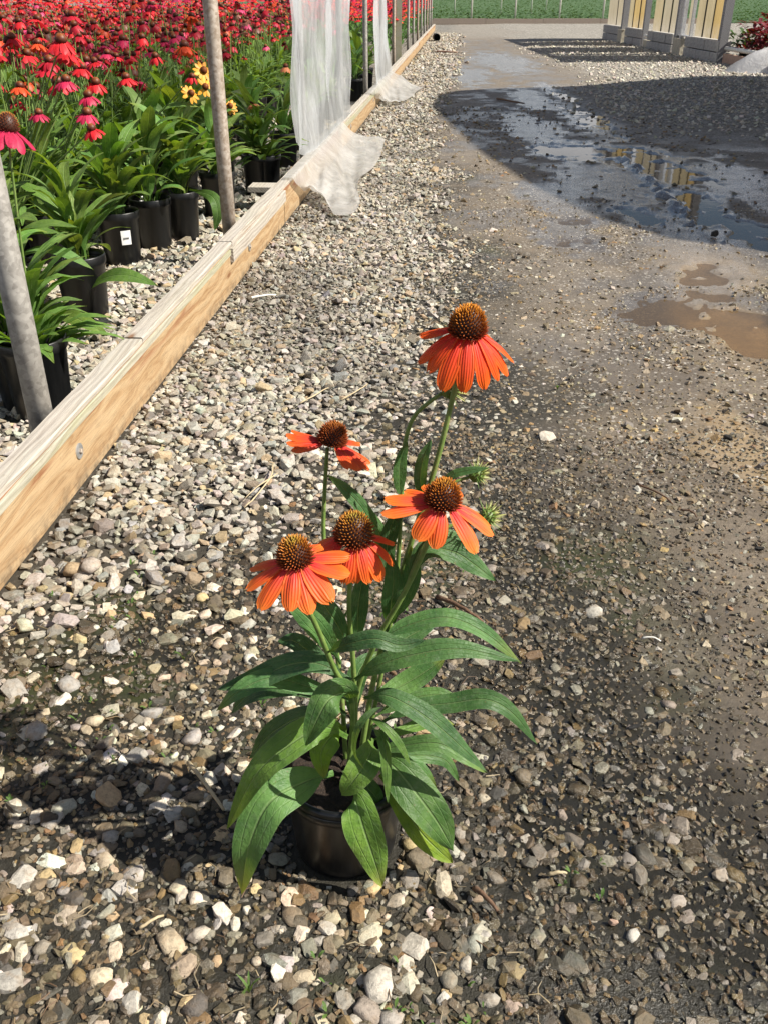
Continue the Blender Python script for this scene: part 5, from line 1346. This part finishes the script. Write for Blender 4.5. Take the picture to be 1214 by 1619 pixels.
def bed_proto(seed, nleaf, nfl, hmin, hmax, leafscale=1.0):
    r = random.Random(seed); fo = MB(); st = MB(); fl = []
    for k in range(nleaf):
        a = r.uniform(0, 6.28); L = r.uniform(.17, .30) * leafscale; e = math.radians(r.uniform(35, 82)); z0 = .17 if r.random() < .6 else r.uniform(.2, .42)
        b = Vector((math.cos(a), math.sin(a), 0)) * r.uniform(.0, .05) + Vector((0, 0, z0)); d = Vector((math.cos(a), math.sin(a), 0)); pts = [b]; p = b.copy()
        for i in range(3):
            p = p + (d * math.cos(e) + Vector((0, 0, math.sin(e)))) * (L / 3); pts.append(p.copy()); e -= math.radians(r.uniform(18, 40))
        leaf_into(fo, pts, r.uniform(.046, .068) * leafscale, (-d.x * .5, -d.y * .5, .8), 6, 2, .28, .03, .12, r.uniform(0, 6))
    for k in range(nfl):
        a = r.uniform(0, 6.28); rr = r.uniform(.03, .19); z = r.uniform(hmin, hmax)
        top = Vector((rr * math.cos(a), rr * math.sin(a), z)); b = Vector((rr * .2 * math.cos(a), rr * .2 * math.sin(a), .17))
        st.tube([b, b.lerp(top, .5) + Vector((0, 0, .02)), top], [.0035, .003, .0025], 5, False); fl.append((top, r.random(), r.gauss(0, .28), r.gauss(0, .28)))
        for q in range(2):      # stem leaves
            f = r.uniform(.35, .8); bb = b.lerp(top, f); a2 = r.uniform(0, 6.28); d = Vector((math.cos(a2), math.sin(a2), .5)) * r.uniform(.06, .11)
            leaf_into(fo, [bb, bb + d * .55 + Vector((0, 0, .012)), bb + d], .026, (0, 0, 1), 4, 2, .2, .02, .05)
    return fo.mesh('foliage', M['leaf_bg']), (st.mesh('stems', M['stem']) if nfl else None), fl
PROTOS = [bed_proto(900 + k, 46, 6 + k % 4, .60, .93) for k in range(6)]
BEDLAB = 'red coneflower plant among the dense flowering bed behind the rail'
def bed_plant(x, y, proto, rz, sc, label, group, mix, name='bed_coneflower', hs=1.0):
    fo, st, fl = PROTOS[proto]
    root = thing(name, (x, y, 0), label, 'potted plant', group); root.rotation_euler = (0, 0, rz)
    link('pot', BED_POT, root)
    o = link('foliage', fo, root, (random.uniform(.85, 1.1),) * 2 + (random.uniform(.8, 1.0),), None, None, sc)
    if st: link('stems', st, root, None, None, None, (sc, sc, sc * hs))
    for (p, q, tx, ty) in fl:
        nm = random.choices(list(mix), list(mix.values()))[0]
        if random.random() < .10: continue
        s = random.uniform(.75, 1.45)
        link('flower', random.choice(BLOOMS[nm]), root, (random.uniform(.8, 1.15),) * 3, (p.x * sc, p.y * sc, p.z * sc * hs), (tx, ty, q * 6.28), s)
    return root
MIXR = dict(red=5, dred=4, mag=1.6, org=1.6, faded=1.0, pink=.7)
cand = []
for row in range(0, 34):
    lx = -0.98 - row * .36
    for k in range(0, 44):
        ly = 2.5 + k * .36 + (row % 2) * .18
        p = beam_pt(lx + random.uniform(-.05, .05), ly + random.uniform(-.05, .05)); u, v = to_px(p.x, p.y, .75)
        if -90 < u < 700 and ly < 15.5: cand.append((p.y, p))
cand.sort(key=lambda c: c[0])
for i, (yy, p) in enumerate(cand[:278]):
    far = yy > 9
    bed_plant(p.x, p.y, random.randrange(6), random.uniform(0, 6.28), random.uniform(.92, 1.06), BEDLAB, 'flowering coneflowers filling the bed', MIXR, hs=random.uniform(.84, 1.06))
print('bed plants', len(cand))
# the bed goes on beyond what can be told apart: one mass
ms = MB(); r = random.Random(44); fcols = [RED, DRED, MAG, ORG, RED]
def mass(x, y, n):
    for _ in range(n):
        a = r.uniform(0, 6.28); b = Vector((x + r.uniform(-.18, .18), y + r.uniform(-.18, .18), r.uniform(.2, .62))); d = Vector((math.cos(a), math.sin(a), .8)) * .12
        s_ = Vector((-math.sin(a), math.cos(a), 0)) * .02; g = r.uniform(.7, 1.3)
        ms.add([b, b + d * .5 + s_, b + d, b + d * .5 - s_], [(0, 1, 2, 3)], None, (.09 * g, .19 * g, .045 * g))
    for _ in range(10):
        c = Vector((x + r.uniform(-.2, .2), y + r.uniform(-.2, .2), r.uniform(.62, .95))); cc = r.choice(fcols); g = r.uniform(.8, 1.2)
        ring = [c + Vector((.045 * math.cos(k * 1.047), .045 * math.sin(k * 1.047), -.022)) for k in range(6)]
        ms.add([c + Vector((0, 0, .004))] + ring, [(0, 1 + k, 1 + (k + 1) % 6) for k in range(6)], None, tuple(x_ * g for x_ in cc))
        ms.add([c + Vector((.016, 0, 0)), c + Vector((0, .016, 0)), c + Vector((-.016, 0, 0)), c + Vector((0, -.016, 0)), c + Vector((0, 0, .024))], [(0, 1, 4), (1, 2, 4), (2, 3, 4), (3, 0, 4)], None, (.16, .045, .02))
for (yy, p) in cand[278:]: mass(p.x, p.y, 26)
ly = 6.0
while ly < 33:
    for row in range(7 if ly > 15 else 0):
        p = beam_pt(-.30 - row * .38, ly); mass(p.x, p.y, 20)
    ly += .40
for row in range(13):
    for k in range(30):
        p = beam_pt(-3.5 - k * .4, 15.4 + row * .45); u, v = to_px(p.x, p.y, .8)
        if -60 < u < 460: mass(p.x, p.y, 22)
tag(ms.build('far_coneflower_bed', M['bloom'], None, False), 'far mass of red coneflowers at the back of the bed', 'flowers', None, 'stuff')

# ---- front row: leafy pots one can tell apart, every leaf its own piece
def leafy(x, y, seed, nleaf, label, sc=1.0, hs=1.0, tagged=None, lean=0.0):
    r = random.Random(seed); root = thing('leafy_potted_plant', (x, y, 0), label, 'potted plant', 'leafy pots in the front row'); root.rotation_euler = (0, 0, r.uniform(0, 6.28))
    pt = link('pot', BED_POT, root)
    rz0 = root.rotation_euler.z
    for k in range(nleaf):
        a = r.uniform(0, 6.28); z0 = .20 + (.0 if k < nleaf * .55 else r.uniform(.05, .20)); rr = r.uniform(.005, .04)
        link('leaf', r.choice(LEAF_POOL), root, (r.uniform(.8, 1.2), r.uniform(.85, 1.1), r.uniform(.7, 1.1)), (rr * math.cos(a), rr * math.sin(a), z0), (r.uniform(-.25, .25), r.uniform(-.85, -.35) if math.cos(a + rz0 + 1.2) > .35 else r.uniform(-.60, .08), a), sc * r.uniform(.8, 1.2))
    mb = MB()
    for k in range(4):
        a = r.uniform(0, 6.28); mb.tube([(.01 * math.cos(a), .01 * math.sin(a), .17), (.03 * math.cos(a), .03 * math.sin(a), .40 * hs)], .003, 6)
    mb.build('stems', M['stem'], root)
    return root
def from_front(u, v, z=0.0):        # pot centre from the px of its front foot
    p = on_z(u, v, z); d = Vector((p.x, p.y, 0)).normalized(); q = p + d * .07; return q.x, q.y
fr = [((55, 655), 'leafy plant in a black pot directly behind the nearest steel pole', 26, 1.0),
      ((142, 508), 'leafy plant in a black pot with leaves reaching toward the rail', 30, 1.0),
      ((198, 422), 'leafy plant in the black pot with a white tag', 30, 1.05),
      ((248, 397), 'leafy plant in a black pot right of the white tagged one', 30, 1.05),
      ((292, 383), 'leafy plant in a dark pot second right of the white tagged one', 32, 1.1),
      ((350, 345), 'leafy plant in a black pot behind the brownish pole', 30, 1.0),
      ((412, 312), 'leafy plant in the black pot between brownish pole and plastic sheet', 28, 1.0),
      ((452, 268), 'leafy plant in a black pot at the near edge of the plastic sheet', 26, 1.0),
      ((561, 122), 'leafy plant in a black pot seen between the two plastic sheets', 26, 1.15)]
FR = []
for i, ((u, v), lab, n, sc) in enumerate(fr):
    x, y = from_front(u, v); FR.append(leafy(x, y, 1300 + i, int(n * 1.45), lab, sc * .92))
for i, (lx, ly) in enumerate([(-.30, 7.0), (-.32, 7.9), (-.30, 8.8), (-.28, 10.6), (-.30, 11.4), (-.3, 12.2)]):
    p = beam_pt(lx, ly); leafy(p.x, p.y, 1400 + i, 20, 'leafy potted plant largely hidden behind the hanging plastic sheets', 1.1)
for i, (lx, ly) in enumerate([(-.80, 2.55), (-.92, 3.15), (-.66, 2.9), (-.85, 3.75), (-.72, 4.75), (-.62, 5.0), (-.80, 5.4), (-.62, 5.9), (-.85, 6.1), (-.62, 6.7)]):
    p = beam_pt(lx, ly); leafy(p.x, p.y, 1500 + i, 30, 'leafy potted plant in the second row behind the front pots', 1.15)
# white tags on pots
def pot_tag(root, a_world, w, h, zc):
    a = a_world - root.rotation_euler.z; mb = MB(); vs = []; R = .0945; n = 6
    for i in range(n + 1):
        b = a + (i / n - .5) * w / R
        vs += [(R * math.cos(b), R * math.sin(b), zc - h / 2), ((R + .003) * math.cos(b), (R + .003) * math.sin(b), zc + h / 2)]
    mb.add(vs, [(2 * i, 2 * i + 2, 2 * i + 3, 2 * i + 1) for i in range(n)]); tg = mb.build('price_tag', M['tag'], root)
    mb = MB(); vs = []
    for j in range(5):
        b0 = a + (-.28 + .12 * j) * w / R; b1 = b0 + .07 * w / R; R2 = R + .0032; k = len(vs)
        vs += [(R2 * math.cos(b0), R2 * math.sin(b0), zc - .006), (R2 * math.cos(b1), R2 * math.sin(b1), zc - .006), (R2 * math.cos(b1), R2 * math.sin(b1), zc + .002), (R2 * math.cos(b0), R2 * math.sin(b0), zc + .002)]
    mb.add(vs, [(4 * j, 4 * j + 1, 4 * j + 2, 4 * j + 3) for j in range(5)]); mb.build('tag_lettering', M['print'], tg, False)
pot_tag(FR[2], math.radians(-60), .040, .058, .125)
pot_tag(FR[3], math.radians(-60), .03, .05, .135) if False else None
# two big leaves of the second pot that reach out over the gravel
def px_leaf(root, q, wpx, hint, tint):
    inv = Matrix.Translation(root.location) @ Matrix.Rotation(root.rotation_euler.z, 4, 'Z'); inv = inv.inverted()
    P = [inv @ at_y(*p) for p in q]; s = px_per_m(at_y(*q[len(q) // 2])); mb = MB()
    leaf_into(mb, P, wpx / s, inv.to_3x3() @ Vector(hint), 16, 6, .2, .04, .1, random.uniform(0, 6)); mb.build('leaf', M['leaf_bg'], root, True, tint)
y1 = FR[1].location.y
px_leaf(FR[1], [(120, 470, y1), (165, 440, y1 - .08), (205, 436, y1 - .12), (250, 452, y1 - .14)], 36, (.1, -.6, .8), (.9, .95, .8))
px_leaf(FR[1], [(80, 500, y1 - .1), (110, 500, y1 - .2), (135, 510, y1 - .26), (172, 530, y1 - .28)], 38, (.1, -.6, .8), (1.2, 1.1, .8))
px_leaf(FR[4], [(300, 300, FR[4].location.y - .05), (335, 310, FR[4].location.y - .15), (345, 335, FR[4].location.y - .18), (340, 365, FR[4].location.y - .18)], 26, (.3, -.9, .4), (.8, .9, .8))
px_leaf(FR[7], [(450, 255, FR[7].location.y - .02), (438, 262, FR[7].location.y - .1), (448, 275, FR[7].location.y - .12), (458, 285, FR[7].location.y - .12)], 12, (.3, -.9, .4), (1, 1, .8))

# ---- blooms one can tell apart in front of the bed
SHOW = [('mag', 12, 205, 2.25, 86), ('red', 97, 66, 3.5, 50), ('red', 106, 84, 3.6, 52), ('dred', 78, 98, 3.7, 42), ('org', 32, 138, 3.4, 36), ('mag', 62, 180, 3.3, 34), ('red', 92, 132, 3.7, 48), ('mag', 105, 128, 3.5, 40),
        ('red', 130, 108, 3.8, 38), ('red', 152, 132, 3.8, 38), ('mag', 140, 152, 3.7, 38), ('red', 150, 98, 4.0, 30), ('mag', 170, 85, 4.2, 28), ('red', 184, 90, 4.2, 26), ('red', 200, 124, 4.1, 36), ('mag', 138, 180, 3.5, 40),
        ('red', 146, 205, 3.4, 38), ('red', 246, 90, 4.6, 30), ('red', 304, 122, 4.7, 26), ('org', 292, 74, 5.2, 44), ('yel', 325, 138, 4.9, 28), ('yel', 302, 148, 4.8, 28), ('yel', 322, 112, 5.0, 30), ('yel', 364, 168, 4.9, 24), ('peach', 400, 164, 5.3, 22),
        ('peach', 452, 106, 5.4, 22), ('red', 30, 35, 4.4, 30), ('org', 60, 70, 4.2, 34), ('red', 225, 60, 5.0, 30), ('dred', 118, 40, 4.6, 30), ('red', 205, 25, 5.6, 30), ('mag', 275, 60, 5.4, 26), ('red', 20, 60, 4.0, 34)]
hosts = {}
names = {'mag': 'magenta', 'red': 'red', 'dred': 'dark red', 'org': 'orange red', 'yel': 'yellow', 'peach': 'peach'}
groups = [('tall coneflower with a big magenta bloom at the left edge', [0]), ('coneflower with the tallest stacked red blooms at upper left', [1, 2, 3, 8, 6, 7]), ('coneflower with orange red and magenta blooms near the left edge', [4, 5]),
          ('coneflower with a cluster of red blooms left of centre in the bed', [9, 10, 11, 12, 13, 14]), ('coneflower with low magenta and red blooms above the front leaves', [15, 16]),
          ('coneflower with red and orange red blooms left of the brownish pole', [17, 18, 19]), ('yellow coneflower whose blooms cluster around the brownish pole', [20, 21, 22, 23]), ('coneflower with two faded peach blooms near the plastic sheet', [24, 25]),
          ('coneflower with a red and an orange bloom high at the left edge', [26, 27, 32]), ('coneflower with red blooms in the upper middle of the bed', [28, 30, 31]), ('coneflower with one dark red bloom high at upper left', [29])]
PETM = {}
for gi, (lab, ids) in enumerate(groups):
    P = [at_y(SHOW[i][1], SHOW[i][2], SHOW[i][3]) for i in ids]
    c = sum(P, Vector()) / len(P); c.z = 0
    d_ = (c - Vector((BX0, 0, 0))).dot(BN)
    c = c + BN * (min(0.0, -1.0 - d_) if gi not in (0, 7) else -.05)
    root = thing('showy_coneflower', c, lab, 'potted plant'); link('pot', BED_POT, root)
    link('foliage', PROTOS[gi % 6][0], root, (.95, 1.0, .85), None, None, .9)
    for i, p in zip(ids, P):
        nm, u, v, Y, w = SHOW[i]; s = px_per_m(p); size = min(1.5, (w / s) / .088); q = p - c
        mb = MB(); b = Vector((q.x * .15, q.y * .15, .17)); mb.tube([b, b.lerp(q, .55) + Vector((0, 0, .03)), q], [.0038, .0032, .0026], 7, False); mb.build('stem', M['stem'], root)
        colr = dict(red=RED, dred=DRED, mag=MAG, org=ORG, yel=YEL, peach=PEACH)[nm]
        rx = (random.uniform(-.15, .25), random.uniform(-.2, .2), random.uniform(0, 6.28))
        if w >= 34:
            m = cone_mesh(.0185 * size, .026 * size, 150, 400 + i, (.50, .24, .04), (.55, .15, .02), (.16, .03, .012), .005 * size) if w > 60 else bloom_mesh(400 + i, colr, 40, 11, size, True, False)
            fl = m.build('flower', M['cone'], root, True, None, q); fl.rotation_euler = rx
            for k in range(12):
                key = (nm, k % 4, w > 60)
                if key not in PETM:
                    pm = MB(); petal_into(pm, 0.0, (44, 52, 38, 60)[k % 4], .040, .0185, .0125, -.001, 31 * k + len(nm), (*colr, 1), 8 if w > 60 else 5, 4)
                    PETM[key] = pm.mesh('petal', M['bloom'])
                f = random.uniform(.8, 1.25); link('petal', PETM[key], fl, (f, f, f), None, (0, 0, 2 * math.pi * (k + random.uniform(-.2, .2)) / 12), size)
        else:
            link('flower', random.choice(BLOOMS[nm]), root, None, q, (1.0, .1, rx[2] * .2) if nm == 'yel' else rx, size)
